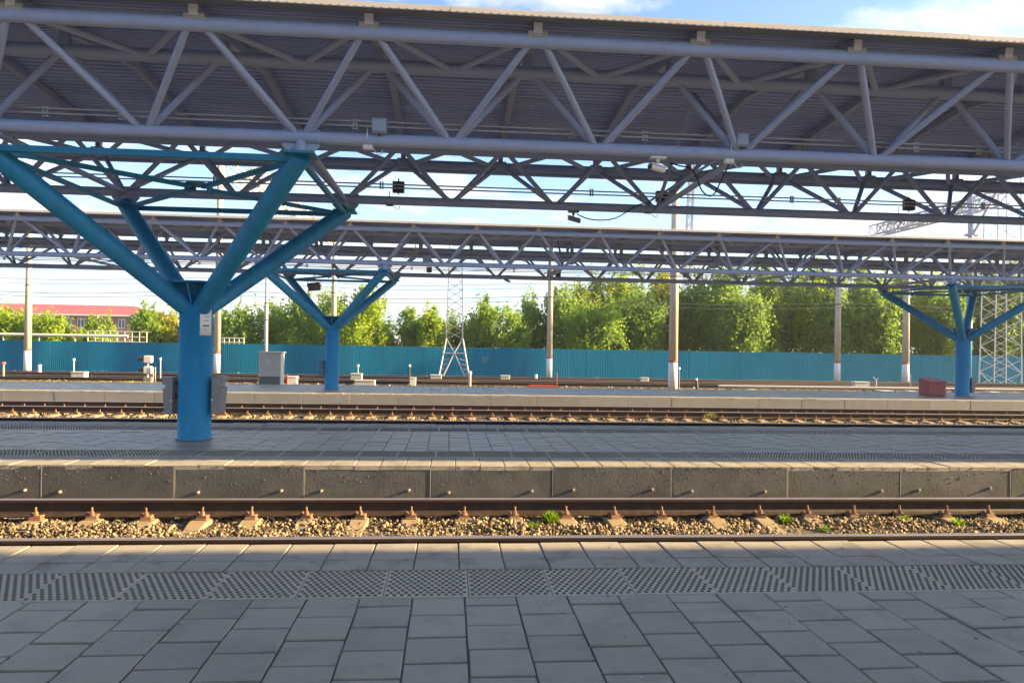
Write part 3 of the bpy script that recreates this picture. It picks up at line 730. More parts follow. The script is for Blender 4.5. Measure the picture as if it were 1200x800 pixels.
for (f0, f1, zf, hh) in ((.35, .5, .90, .012), (.25, .7, .70, .004), (.25, .65, .55, .004), (.2, .72, .36, .010), (.25, .5, .22, .004)):
    k = len(b.v)
    for q in range(5):
        a = radians(-60+50*(f0+(f1-f0)*q/4))
        for z in (-hh, hh): b.v.append((.2372*cos(a), .2372*sin(a), z0+(z1_-z0)*zf+z))
    for q in range(4): b.face((k+2*q, k+2*q+2, k+2*q+3, k+2*q+1))
b.build('print', ink_m, e)

# maroon box on the far platform
p = at_z(1089, 464, Z3); q = at_z(1111, 464.5, Z3)
e = empty('grit_box', ((p.x+q.x)/2, p.y+.28, Z3), 'maroon metal box with sloping lid beside the far right column', 'box'); w = (q.x-p.x)/2
MB().prism([(-.28, .02), (.32, .02), (.32, .60), (-.28, .50)], -w, w, 'x').build('body', red_m, e)
MB().prism([(-.31, .495), (.34, .605), (.34, .635), (-.31, .525)], -w-.03, w+.03, 'x').build('lid', red_m, e)
MB().bbox(-.03, .03, -.305, -.285, .40, .46, .004).build('hasp', dark_m, e)
MB().box(-w-.004, -w-.001, -.02, .05, .28, .32).build('side_opening', dark_m, e)
for s in (-1, 1): MB().box(s*w*.7-.05, s*w*.7+.05, -.24, .28, 0, .02).build('foot', red_m, e)

# ------------------------------------------------------------------ fence
FY = 47.6
fx0, fx1 = -44., 58.; FT, FB = 1.22, ZG-.02
e = empty('fence', (0, FY, 0), 'long teal corrugated sheet fence closing off the yard', 'fence')
pw = 1.15; pm = MB(); xs = []
k = 0; x = 0
while x < pw-.01:
    for fr, d in ((0, 0), (.25, 0), (.40, -.022), (.85, -.022)):
        if x+fr*.115 <= pw: xs.append((x+fr*.115, d))
    x += .115
xs.append((pw, 0)); xs = [(a*(pw+.02)/pw, d) for a, d in xs]
for a, d in xs: pm.v += [(a, d, 0), (a, d, 1), (a, d+.004, 0), (a, d+.004, 1)]
for i in range(len(xs)-1):
    o = i*4; pm.face((o, o+4, o+5, o+1)); pm.face((o+2, o+3, o+7, o+6)); pm.face((o+1, o+5, o+7, o+3))
pm = pm.mesh('fence_panel', fence_m); rg = random.Random(2); x = fx0
while x < fx1:
    o = put('fence_panel', pm, e, (x, rg.choice((0, .003))+rg.gauss(0, .002), FB)); o.scale = (1, 1, FT-FB+rg.gauss(0, .008)); x += pw
x = fx0
while x < fx1:
    MB().box(x-.04, x+.04, .03, .11, FB, FT-.03).build('fence_post', galv_m, e); x += pw*2.5
for z in (.1, .85): MB().box(fx0, fx1, .012, .029, z, z+.04).build('fence_rail', galv_m, e)
gb = MB()                                                        # chalked scrawl
G0 = at(565, 421.5, FY-.03); S = .047
def scr(pts): gb.path([(G0.x+a*S, FY-.026, G0.z-b_*S) for a, b_ in pts], .012, 5)
scr([(0, -3), (.8, -4), (1.6, -3.2), (1.2, -1.6), (.6, -.4), (-.6, 2.2), (.4, 3.2), (2.6, 3.0), (4.6, 3.4)])
scr([(4.8, -5), (4.4, -2.6), (3.2, .6), (3.0, 1.2), (2, .2)])
scr([(6.4, -3), (7.6, -3.2), (7.8, -1.6), (6.4, 1.0), (6.2, 2.2), (8.0, 2.4)])
tag(gb.build('chalk_scrawl', slat_m), 'pale handwritten scrawl on the teal fence right of the pylon', 'graffiti')

# ------------------------------------------------------------------ poles and pylons
def pole(X, Y, ztop, label, d0=.42, d1=.30, band=True, base=1.25, m=pole_m, lime=lime_m, group='concrete poles of the yard'):
    e = empty('overhead_line_pole', (X, Y, ZG), label, 'pole', group); H = ztop-ZG
    R = lambda z: (d0+(d1-d0)*z/H)/2
    if band:
        MB().lathe([(R(0), -.05), (R(base), base)], n=16).build('painted_base', lime, e)
        MB().lathe([(R(base)+.004, base), (R(base)+.004, base+.09)], n=16).build('red_band', redb_m, e)
        MB().lathe([(R(base), base+.09), (R(H), H)], n=16).build('shaft', m, e)
    else: MB().lathe([(R(0), -.05), (R(H), H)], n=16).build('shaft', m, e)
    for z in (H*.55, H*.72):
        MB().lathe([(R(z)+.012, z), (R(z)+.012, z+.06)], n=12).build('clamp', dark_m, e)
    return e
def cantilever(e, H, s, ln, lift=.9):
    MB().tube((0, 0, H), (s*ln, -.1, H+lift*.4), .03, 8).build('bracket_tube', galv_m, e)
    MB().tube((0, 0, H+lift), (s*ln*.9, -.1, H+lift*.36), .018, 8).build('stay', galv_m, e)
    ins = MB()
    for k in range(4): ins.tube((s*(.35+.09*k), 0, H+.02+.016*k), (s*(.39+.09*k), 0, H+.03+.016*k), .07, 10, .05)
    ins.build('insulator', mat('insulator', (.35, .22, .16), .3, .1, 10), e)
def gx(x, y, Y): return at(x, y, Y).x
p1 = pole(gx(32, 430, 46.6), 46.6, 8.7, 'sunlit concrete pole with red band, before the red-roofed building'); cantilever(p1, 6.6, -1, 2.2)
p2 = pole(gx(254.5, 430, 46.4), 46.4, 12.7, 'tall sunlit pole rising behind the near blue column, carrying a lattice girder', d1=.36)
pole(gx(311.5, 405, 46.2), 46.2, 5.4, 'short grey post standing behind the grey cabinet', .27, .18, band=False, m=galv_m)
pole(gx(390.5, 405, 46.5), 46.5, 8.6, 'sunlit concrete pole hidden below by the far left column', .36, .28)
p5 = pole(gx(643.5, 440, 46.2), 46.2, 8.6, 'brown concrete pole with blue-white base, left of the dense trees', .38, .3); cantilever(p5, 6.7, 1, 1.6)
p6 = pole(gx(788.5, 440, 35.4), 35.4, 9.4, 'thick pale pole right of centre, closest to the far platform', .46, .36, base=1.35); cantilever(p6, 6.0, 1, 2.6)
pole(gx(981, 440, 45.6), 45.6, 8.4, 'concrete pole with white base, left of two on the right', .40, .32)
pole(gx(1061, 440, 45.2), 45.2, 8.4, 'paler concrete pole with white base just left of the far right column', .46, .34)
e = empty('overhead_line_pole', (gx(1135.5, 400, 43.5), 43.5, ZG), 'tall mast behind the far right column, blue below and pale above', 'pole', 'concrete poles of the yard')
MB().lathe([(.17, -.05), (.17, 5.7)], n=16).build('painted_base', blue_m, e); MB().lathe([(.165, 5.7), (.15, 12.6)], n=16).build('shaft', galv_m, e)
MB().bbox(-.35, .45, -.12, .12, 9.30, 9.44, .02).build('crossarm', galv_m, e); MB().tube((.32, -.1, 9.3), (.32, -.1, 8.4), .03, 8).build('insulator', galv_m, e)
MB().tube((.1, -.1, 9.4), (1.55, -.3, 12.2), .09, 10).build('brace', galv_m, e)

def lattice(e, prof, n_per, r=.03, rb=.016, m=galv_m, names=('leg', 'lattice_brace')):
    """prof: list of (z, wx, wy, cx); four legs with zigzag bracing on each face"""
    cor = ((-1, -1), (1, -1), (1, 1), (-1, 1))
    for (za, wa, ya, ca), (zb, wb, yb, cb), n in zip(prof, prof[1:], n_per):
        pt = lambda s, z, t: Vector((ca+(cb-ca)*t+s[0]*(wa+(wb-wa)*t)/2, s[1]*(ya+(yb-ya)*t)/2, za+(zb-za)*t))
        for s in cor:
            bar(names[0], pt(s, 0, 0), pt(s, 0, 1), r*2, r*2, m, e)
        for k in range(n):
            t0, t1 = k/n, (k+1)/n
            for f in range(4):
                s0, s1 = cor[f], cor[(f+1) % 4]
                a, c = (s0, s1) if k % 2 else (s1, s0)
                bar(names[1], pt(a, 0, t0), pt(c, 0, t1), rb*2, rb*2, m, e)
                if f in (0, 2): bar(names[1], pt(c, 0, t0), pt(a, 0, t1), rb*2, rb*2, m, e)
e = empty('lattice_pylon', (gx(532, 439, 45.8), 45.8, ZG), 'slim galvanised lattice pylon with splayed feet before the fence', 'pylon')
k_ = at(532, 397, 45.8).z-ZG; x_ = at(533, 413.5, 45.8).z-ZG
for sx in (-1, 1):
    for sy in (-.8, .8):
        bar('leg', (sx*.93, sy*.93, 0), (sx*.50, sy*.50, k_), .07, .07, galv_m, e)
        bar('foot_brace', (sx*.70, sy*.90, 0), (0, sy*.66, x_), .06, .06, galv_m, e); bar('foot_brace', (0, sy*.66, x_), (-sx*.50, sy*.50, k_), .05, .05, galv_m, e)
        for q in range(4):
            t = (q+.4)/5*x_/k_; bar('lattice_brace', (sx*(.93-.43*t), sy*(.93-.43*t), t*k_), (sx*(.70-.70*t*k_/x_)+sx*.1, sy*(.9-.2*t), t*k_+.13), .028, .028, galv_m, e)
    bar('lattice_brace', (-.68, sx*.60, x_), (.68, sx*.60, x_), .045, .045, galv_m, e)
lattice(e, [(k_, 1.0, .8, 0), (9.4, .72, .6, -.03)], [14], .025, .010)
e = empty('lattice_pylon', (gx(1172, 450, 44.2), 44.2, ZG), 'wide white lattice pylon at the right edge beside the far right column', 'pylon')
lattice(e, [(0, 1.85, 1.3, 0), (13.2, 1.45, 1.2, .0)], [16], .028, .012, mat('pylon_paint', (.42, .44, .49), .5, .08, 8))
# lattice girders spanning away across the yard
def girder(X, Y0, Y1, z, w, h, n, label, m):
    e = empty('lattice_girder', (X, Y0, z), label, 'girder', 'lattice girders above the yard')
    ln = Y1-Y0
    for sx in (-1, 1):
        for sz in (0, 1): bar('girder_chord', (sx*w/2, 0, sz*h), (sx*w/2, ln, sz*h), .09, .09, m, e)
    for k in range(n):
        a, c = ln*k/n, ln*(k+1)/n
        for sx in (-1, 1):
            z0, z1_ = (0, h) if k % 2 else (h, 0)
            bar('lattice_brace', (sx*w/2, a, z0), (sx*w/2, c, z1_), .05, .05, m, e)
            bar('lattice_brace', (sx*w/2, c, 0), (sx*w/2, c, h), .04, .04, m, e)
        x0_, x1_ = (-w/2, w/2) if k % 2 else (w/2, -w/2)
        bar('lattice_brace', (x0_, a, 0), (x1_, c, 0), .045, .045, m, e); bar('lattice_brace', (x0_, a, h), (x1_, c, h), .045, .045, m, e)
    return e
cream_m = mat('girder_paint', (.60, .54, .44), .6, .1, 5)
girder(p2.location.x+1.0, 46.2, 82, 11.4, 1.5, 1.25, 26, 'cream lattice girder running away from the tall pole at left', cream_m)
gr = at(1130, 245, 44)
girder(gr.x+.4, 43.6, 53.5, gr.z-.2, .8, .75, 12, 'pale lattice girder at upper right running away from the blue mast', galv_m)
girder(gx(1160, 230, 45)+1.2, 45.4, 60, 11.2, .9, .8, 14, 'pale lattice girder beside the white pylon at upper right', galv_m)
e = empty('lattice_mast', (gx(800, 440, 74), 74, ZG), 'slender leaning lattice mast behind the thick pale pole', 'mast')
tz = at(809, 205, 74)
lattice(e, [(0, .75, .6, 0), (tz.z+2-ZG, .45, .4, tz.x-e.location.x+.2)], [26], .04, .018, galv_m)

# overhead wires
W0 = 1
for k, (ya, yb, Y, r) in enumerate(((313, 311, 43, .010), (324, 322, 37.6, .011), (329.5, 327, 42.2, .011), (340, 337.5, 37.6, .013), (344.5, 345, 42.2, .013), (305, 308, 30, .010))):
    a, c = at(-150, ya-3, Y), at(1350, yb+18, Y); pts = []
    for q in range(41):
        t = q/40; P = a.lerp(c, t); P.z = a.z+(at(600, (ya+yb)/2+7, Y).z-a.z)*min(1, t*2)*.5+.12*cos(t*8*pi); pts.append(P)
    tag(MB().path(pts, r, 5).build('overhead_wire', wire_m), ['topmost overhead wire seen below the far canopy at left', 'second overhead wire from the top above the fence', 'third overhead wire from the top above the fence', 'sagging overhead wire just above the roof of the brick building', 'lowest overhead wire crossing above the treetops', 'overhead wire nearest to the far platform, mostly behind its canopy'][k], 'wire', 'overhead wires above the yard')

# ------------------------------------------------------------------ yard furniture
e = empty('relay_cabinet', ((gx(304, 412, 29.4)+gx(328, 412, 29.4))/2, 29.4, ZG), 'grey steel relay cabinet with darker lower door panel', 'cabinet')
w = (gx(328, 412, 29.4)-gx(304, 412, 29.4))/2+.04; H = at(316, 412, 29.4).z-ZG
MB().bbox(-w, w, .03, .62, 0, H-.05, .012).build('body', cabs_m, e)
MB().bbox(-w-.03, w+.05, -.02, .66, H-.05, H, .012).build('lid', cabs_m, e)
MB().bbox(-w+.05, w-.04, .012, .029, H*.42, H-.09, .005).build('door', cab_m, e)
MB().bbox(-w+.05, w-.04, .012, .029, .06, H*.40, .005).build('lower_door', cabl_m, e)
MB().box(-w, w, .006, .0295, H*.402, H*.416).build('stripe', redb_m, e)
MB().bbox(-.17, .05, -.004, .011, H*.72, H*.83, .004).build('plate', whitep_m, e)
MB().bbox(.0, .12, -.012, .011, H*.10, H*.16, .004).build('handle', galv_m, e)
MB().tube((-w+.07, -.03, H*.87), (-w+.07, .02, H*.87), .03, 8).build('lock', whitep_m, e)

e = empty('dwarf_signal', (gx(184, 445, 37.0)-.05, 36.0, ZG), 'squat grey shunting signal with hooded lamps in the yard', 'signal')
MB().bbox(-.16, .22, -.15, .15, 0, .28, .03).build('base', conc_m, e)
MB().tube((0, 0, .2), (0, 0, 1.15), .05, 10).build('post', galv_m, e)
for z in (.62, 1.12):
    hd = MB().bbox(-.16, .20, -.12, .12, z-.17, z+.17, .03).build('lamp_head', cab_m, e)
    MB().tube((-.16, 0, z+.03), (-.42, 0, z), .10, 12, .09).build('hood', dark_m, hd)
for s in (-.13, .13): MB().tube((.3, s, .1), (.3, s, .75), .02, 6).build('ladder_side', galv_m, e)
MB().tube((.1, 0, .72), (.3, 0, .72), .02, 6).build('ladder_rung', galv_m, e); MB().tube((.1, 0, .4), (.3, 0, .4), .02, 6).build('ladder_rung', galv_m, e)

def marker(x, y0, y1, Y, label, m=whitep_m, cap=whitep_m, r=.035, cr_=.07, lean=0):
    a, c = at(x, y1, Y), at(x+lean, y0, Y)
    e = empty('marker_post', (a.x, Y, ZG), label, 'marker post', 'marker posts between the yard tracks')
    H = c.z-ZG; tx = c.x-a.x
    MB().tube((0, 0, -.03), (tx, 0, H-.08), r, 8).build('post', m, e); MB().tube((tx, 0, H-.10), (tx*1.02, 0, H), cr_, 10, cr_*.8).build('cap', cap, e)
    MB().bbox(-.10, .10, -.10, .10, 0, .09, .015).build('base', conc_m, e)
marker(86.5, 420, 438, 38.5, 'thin blue-grey post with white cap in front of the fence at left', boxblue_m)
marker(4, 424, 437, 37, 'short post with red head at the left edge', conc_m, redb_m, .06, .12)
marker(46.5, 427, 434, 42, 'stubby white post near the foot of the sunlit pole', lime_m, lime_m, .09, .1)
marker(188, 419, 440, 38.0, 'thin pale post with white cap behind the shunting signal', boxblue_m)
marker(480, 427, 446, 36, 'thin dark post with white cap left of the lattice pylon', dark_m)
marker(419.5, 427, 441, 38.5, 'thin grey post with white cap right of the far left column', galv_m)
marker(550.5, 435, 448, 34.5, 'short pinkish post below the right foot of the pylon', mat('pink_paint', (.5, .32, .33), .6, .1, 9), whitep_m, .07, .10)
marker(628, 438.5, 444, 42, 'tiny white stub left of the brown concrete pole', whitep_m, whitep_m, .08, .09)
marker(652.5, 436, 452, 34, 'thin rusty rod right of the brown concrete pole', clip_m, clip_m, .02, .025)
marker(818, 443, 454, 33.5, 'leaning black and white striped stake right of the thick pale pole', dark_m, lime_m, .06, .07, lean=-2)
marker(1067, 438, 459, 33, 'thin grey rod right of the paler concrete pole', galv_m, galv_m, .015, .02)
marker(796, 430, 452, 34.9, 'thin rod with pale head against the thick pale pole', galv_m, whitep_m, .02, .06)
e = empty('hand_switch', (gx(1026.5, 451, 36), 36, ZG), 'small points lever with two raised arms before the fence at right', 'switch')
MB().tube((0, 0, 0), (0, 0, .62), .035, 8).build('post', galv_m, e); MB().tube((0, 0, .55), (-.15, 0, .75), .02, 8).build('arm', galv_m, e); MB().tube((0, 0, .55), (.12, 0, .70), .02, 8).build('arm', galv_m, e); MB().bbox(-.15, .15, -.1, .1, 0, .1, .02).build('base', conc_m, e)
e = empty('hydrant', (gx(336.5, 441, 35), 35, ZG), 'small red and white hydrant right of the grey cabinet', 'hydrant')
MB().lathe([(.06, 0), (.045, .1), (.045, .38), (.07, .40), (.07, .44), (.03, .52)], n=12).build('body', redb_m, e); MB().tube((-.18, 0, .46), (.06, 0, .42), .035, 8).build('spout', whitep_m, e)
def block(x, y, Y, w, h, d, label, m=None):
    m = m or mat('box_offwhite', (.46, .45, .42), .7, .15, 7)
    P = at(x, y, Y); e = empty('track_box', (P.x, Y, ZG), label, 'box', 'boxes lying between the yard tracks')
    MB().bbox(-w/2, w/2, -d/2, d/2, 0, h, .02).build('case', m, e); MB().bbox(-w/2-.02, w/2+.02, -d/2-.02, d/2+.02, h, h+.05, .015).build('lid', m, e)
block(93.5, 437, 37.0, .62, .40, .4, 'white trackside box beside the thin capped post at left')
block(418, 437, 38, .55, .45, .4, 'pale trackside box just right of the far left column')
block(428, 443, 36, .95, .22, .4, 'low white slab lying right of the far left column')
block(484, 444, 36.4, .30, .36, .3, 'small cream box at the foot of a dark capped post', cabs_m)
block(511, 441, 40, .6, .35, .4, 'pale box left of the pylon feet')
block(755, 442.5, 41, .45, .30, .3, 'small pale mound-like box left of the thick pale pole')
block(592, 442, 41, .5, .32, .4, 'pale box right of the pylon below the scrawl')
block(343, 440, 36, .45, .36, .3, 'grey-white box beside the small red hydrant', cab_m)
block(1037, 457, 31, .55, .30, .35, 'white block under the paler pole at right')
block(1066, 457, 31, .30, .30, .3, 'small white block left of the maroon box')
block(1163, 459, 31, .42, .30, .35, 'white block right of the far right column')
block(1008, 447, 38, .8, .35, .4, 'pale grey box between the two right poles')
block(880, 455.5, 31.2, .36, .26, .3, 'low white block beside a yellow weed beyond the platform')
a, c = at(842, 452.3, 31.6), at(1330, 458, 31.6)
e = empty('pipeline', (a.x, 31.6, a.z), 'pale grey pipe on low supports along the track at right', 'pipe')
MB().tube((0, 0, 0), (c.x-a.x, 0, 0), .07, 10).build('pipe', galv_m, e)
for k in range(9): MB().box(.4+k*2.1, .52+k*2.1, -.08, .08, ZG-a.z, -.072).build('support', conc_m, e)
a = at(637, 450, 31.5); e = empty('buffer_beam', (a.x, 31.5, ZG), 'rusty red beams lying beyond the far platform left of centre', 'beam')
for k in range(3): MB().box(-.75+.1*k, .65-.05*k, -.35+.3*k, -.2+.3*k, 0, .33+.02*k).build('beam', redb_m, e)

# ------------------------------------------------------------------ building beyond the fence
BY, BX1 = 100., gx(178, 380, 100); BX0 = -66.; ez = at(100, 368.5, 100).z; rz = at(100, 357.3, 104.5).z; BD = 9.5
e = empty('brick_building', ((BX0+BX1)/2, BY+BD/2, ZG), 'long brick building with a red hipped metal roof behind the fence', 'building')
ox, oy = -(BX0+BX1)/2, -(BY+BD/2)
def bb(x0, x1, y0, y1, z0, z1): return MB().box(x0+ox, x1+ox, y0+oy, y1+oy, z0-ZG, z1-ZG)
bb(BX0, BX1, BY, BY+BD, ZG-.1, ez).build('wall', brick_m, e)
r_ = MB(); o_ = .45; H = 4.2
r_.v += [(BX0-o_+ox, BY-o_+oy, ez-ZG), (BX1+o_+ox, BY-o_+oy, ez-ZG), (BX1+o_+ox, BY+BD+o_+oy, ez-ZG), (BX0-o_+ox, BY+BD+o_+oy, ez-ZG), (BX0+H+ox, BY+BD/2+oy, rz-ZG), (BX1-H+ox, BY+BD/2+oy, rz-ZG)]
for f in ((0, 1, 5, 4), (1, 2, 5), (2, 3, 4, 5), (3, 0, 4), (3, 2, 1, 0)): r_.face(f)
rf = r_.build('roof', roof_m, e)
bb(BX0-o_, BX1+o_, BY-o_-.03, BY-o_-.002, ez-.16, ez+.02).build('eave_board', frame_m, rf)
wx = gx(95, 378, BY); wk = gx(111, 378, BY)-wx
wz0, wz1 = at(95, 384, BY).z, at(95, 373, BY).z
for k in range(-7, 6):
    X = wx+k*wk
    if BX0+1 < X < BX1-1:
        f_ = bb(X-.42, X+.42, BY-.06, BY-.005, wz0, wz1).build('window', frame_m, e)
        for s in (-1, 1): bb(X+s*.20-.15, X+s*.20+.15, BY-.07, BY-.062, wz0+.1, wz1-.1).build('pane', glass_m, f_)
    if BX0 < X+wk/2 < BX1: bb(X+wk/2-.22, X+wk/2+.22, BY-.14, BY-.004, ZG, ez-.17).build('pilaster', brickd_m, e)
for k in range(3):
    Y = BY+1.6+k*3; f_ = bb(BX1+.004, BX1+.06, Y-.5, Y+.5, wz0, wz1).build('window', frame_m, e); bb(BX1+.062, BX1+.07, Y-.4, Y+.4, wz0+.1, wz1-.1).build('pane', glass_m, f_)
bb(BX1+.001, BX1+.05, BY, BY+BD, ZG, wz0-.2).build('end_wall_sun_tint', sunwall_m, e); bb(BX1+.001, BX1+.05, BY, BY+BD, wz1+.2, ez-.05).build('end_wall_sun_tint', sunwall_m, e)  # sheets over the brick end wall, coloured as sunlit
for k in range(4):
    Y = BY+[0, 2.3, 5.3, 8.3][k]; Y2 = BY+[1, 3.9, 6.9, 9.5][k]; bb(BX1+.001, BX1+.05, Y, Y2, wz0-.2, wz1+.2).build('end_wall_sun_tint', sunwall_m, e)
# railing and pipe behind the fence
a, c = gx(103, 392, 53), gx(172, 392, 53); zt = at(140, 388.5, 53).z
e = empty('railing', (a, 53, ZG), 'white railing behind the fence before the brick building', 'railing')
for z in (zt, zt-.35, zt-.7): MB().tube((0, 0, z-ZG), (c-a, 0, z-ZG), .035, 6).build('handrail', slat_m, e)
for k in range(9): MB().tube(((c-a)*k/8, 0, 0), ((c-a)*k/8, 0, zt-ZG), .035, 6).build('baluster', slat_m, e)
zt = at(60, 392.5, 50).z; e = empty('pipeline', (gx(-60, 392, 50), 50, ZG), 'pale raised pipe running behind the fence at left', 'pipe'); ln = gx(150, 392, 50)-e.location.x
MB().tube((0, 0, zt-ZG), (ln, 0, zt-ZG), .09, 8).build('pipe', cabs_m, e)
for k in range(5): MB().tube((ln*(k+.5)/5, 0, 0), (ln*(k+.5)/5, 0, zt-ZG-.09), .05, 6).build('support', galv_m, e)
a = gx(257, 398, 54); e = empty('railing', (a, 54, ZG), 'short white railing behind the fence right of the near column', 'railing'); zt = at(268, 396, 54).z
for z in (zt, zt-.3): MB().tube((0, 0, z-ZG), (1.7, 0, z-ZG), .04, 6).build('handrail', slat_m, e)
for k in range(6): MB().tube((1.7*k/5, 0, 0), (1.7*k/5, 0, zt-ZG), .035, 6).build('baluster', slat_m, e)

# ------------------------------------------------------------------ trees
def leaf_cloud(name, C, R, n, size, m, parent, rng, clump=.5, nc=None, shell=.55, low=.75, asp=(.62, .62, .5)):
    nc = nc or max(20, int(n/55))
    d = rng.normal(size=(nc, 3)); d /= np.linalg.norm(d, axis=1)[:, None]
    rad = (shell+(1-shell)*rng.random(nc))*(1+.18*np.sin(d[:, 0]*4+rng.random()*6)+.14*np.sin(d[:, 2]*5+d[:, 1]*3))
    cc = d*rad[:, None]*np.array(R); cc[:, 2] = np.where(cc[:, 2] < 0, cc[:, 2]*low, cc[:, 2])
    cs = clump*rng.uniform(.5, 1.3, nc)
    k = rng.integers(0, nc, n); off = rng.normal(size=(n, 3))*cs[k][:, None]*np.array(asp)
    P = cc[k]+off+np.array(C)
    A = rng.normal(size=(n, 3)); A /= np.linalg.norm(A, axis=1)[:, None]
    B = rng.normal(size=(n, 3)); B -= A*(A*B).sum(1)[:, None]; B /= np.linalg.norm(B, axis=1)[:, None]
    s = size*rng.uniform(.6, 1.35, n)[:, None]
    V = np.stack([P-A*s, P+B*s*.55, P+A*s, P-B*s*.55], 1).reshape(-1, 3)
    F = np.arange(n*4).reshape(n, 4)
    return put(name, npmesh(name, V, F, m), parent)
def tree(x, ytop, hw, Y, m, seed, label, cat='tree', n=None, base=.6, slim=1.0, group='trees beyond the fence'):
    rng = np.random.default_rng(seed); rr = random.Random(seed)
    T = at(x, ytop, Y); R = hw*Y/F_PX; Ht = T.z-ZG
    e = empty('broadleaf_tree', (T.x, Y, ZG), label, cat, group)
    cz0 = .25; rz_ = (Ht-cz0)/2; cz = cz0+rz_
    b = MB(); tr = .05+.012*Ht
    pts = [(0, 0, -.1), (rr.gauss(0, .06), rr.gauss(0, .06), Ht*.25), (rr.gauss(0, .12), rr.gauss(0, .12), Ht*.5), (rr.gauss(0, .2), rr.gauss(0, .2), Ht*.85)]
    b.path(pts, lambda t: tr*(1-.85*t), 8)
    for k in range(7):
        z = Ht*rr.uniform(.22, .65); a = rr.uniform(0, 2*pi); l = R*rr.uniform(.6, 1.0)
        b.path([(0, 0, z), (l*.45*cos(a), l*.45*sin(a), z+l*.35), (l*cos(a), l*sin(a), z+l*.75)], lambda t: tr*.45*(1-.8*t), 6)
    b.build('trunk', bark_m, e)
    n = n or int(900+R*rz_*1250)
    leaf_cloud('crown', (0, 0, cz), (R*slim, R*.9, rz_), n, .135, m, e, rng, clump=min(.66, R*.32), shell=.4, low=1.0, asp=(.55, .55, .72))
    # loose sprays at the outline
    leaf_cloud('crown_fringe', (0, 0, cz+rz_*.12), (R*1.10*slim, R, rz_*1.02), int(n*.22), .10, m, e, rng, clump=.26, nc=int(16+R*11), shell=.84, low=.8, asp=(.45, .45, 1.35))['kind'] = 'stuff'
    return e
TR = [
 (14, 362, 30, 58, leaf_y, 'yellow-green tree at the left edge, left of the sunlit pole'),
 (48, 372, 14, 60, leaf_g, 'small green tree just right of the sunlit pole'),
 (69, 366, 21, 57, leaf_y, 'rounded yellow-green tree before the left half of the brick building'),
 (109, 371, 8, 57, leaf_y, 'slender yellow-green sapling before the brick building, left of a similar one'),
 (126, 374, 8, 57, leaf_y, 'slender yellow-green sapling before the brick building, right of a similar one'),
 (112, 388, 17, 55, leaf_y, 'low yellow-green bush just above the fence before the building'),
 (172, 360, 18, 59, leaf_g, 'green tree with ochre light at the right end of the brick building'),
 (192, 364, 17, 60, leaf_o, 'ochre-lit tree covering the sunny end wall of the building'),
 (207, 373, 9, 62, leaf_g, 'narrow green tree right against the near blue column'),
 (258, 362, 13, 60, leaf_y, 'yellow-green tree directly right of the tall sunlit pole'),
 (287, 357, 22, 58, leaf_g, 'green tree between the tall sunlit pole and the short grey post'),
 (322, 356, 17, 60, leaf_g, 'small green tree right of the short grey post'),
 (352, 347, 26, 58, leaf_g, 'green tree left of the far left column'),
 (388, 344, 22, 61, leaf_g, 'green tree behind the fork of the far left column'),
 (425, 341, 27, 57, leaf_y, 'bright yellow-green tree right of the far left column'),
 (452, 374, 14, 60, leaf_g, 'low green tree left of the patch of open sky'),
 (484, 361, 17, 59, leaf_g, 'green tree right of the patch of open sky'),
 (508, 360, 17, 57, leaf_y, 'yellow-topped tree directly left of the lattice pylon'),
 (536, 372, 16, 61, leaf_g, 'lower green tree behind the lattice pylon'),
 (567, 355, 22, 58, leaf_g, 'green tree right of the lattice pylon'),
 (600, 361, 18, 56, leaf_g, 'lower green tree above the scrawl on the fence'),
 (622, 349, 20, 60, leaf_g, 'green tree directly left of the brown concrete pole'),
 (663, 334, 24, 59, leaf_g, 'green tree directly right of the brown concrete pole'),
 (692, 322, 26, 62, leaf_o, 'ochre-tinged tree second right of the brown concrete pole'),
 (700, 352, 30, 56, leaf_g, 'lower green tree in front of the ochre-tinged one'),
 (732, 312, 30, 62, leaf_y, 'tall yellow-topped tree left of the thick pale pole'),
 (752, 345, 28, 57, leaf_d, 'dark green tree low beside the thick pale pole'),
 (778, 316, 26, 63, leaf_o, 'ochre-tinged tree behind the thick pale pole'),
 (815, 322, 28, 61, leaf_d, 'dark green tree directly right of the thick pale pole'),
 (848, 312, 30, 59, leaf_g, 'green tree second right of the thick pale pole'),
 (872, 340, 26, 56, leaf_d, 'low dark tree under the yellow-topped ones right of the thick pale pole'),
 (897, 308, 22, 60, leaf_y, 'brightest yellow-green tree midway between pale pole and next pole'),
 (925, 320, 24, 62, leaf_d, 'dark tree right of the brightest yellow one'),
 (952, 310, 26, 60, leaf_y, 'yellow-topped tree directly left of the pole with white base'),
 (978, 325, 22, 57, leaf_d, 'dark green tree behind the left of the two right poles'),
 (1008, 312, 28, 60, leaf_g, 'green tree right of the left of the two right poles'),
 (1030, 340, 26, 56, leaf_d, 'dark low tree between the two right poles'),
 (1050, 315, 22, 62, leaf_y, 'yellow-green tree directly left of the paler pole'),
 (1086, 322, 26, 59, leaf_y, 'yellow-green tree between the paler pole and the far right column'),
 (1112, 338, 24, 56, leaf_d, 'dark tree left of the far right column'),
 (1140, 305, 28, 61, leaf_d, 'dark tall tree behind the far right column'),
 (1172, 312, 26, 58, leaf_g, 'green tree behind the white lattice pylon'),
 (1204, 298, 30, 60, leaf_g, 'tall green tree at the right edge'),
 (1240, 305, 34, 58, leaf_d, 'dark tree cut off by the right edge'),
]
for k, (x, yt, hw, Y, m, lb) in enumerate(TR): tree(x, yt, hw, Y, m, 100+k, lb)

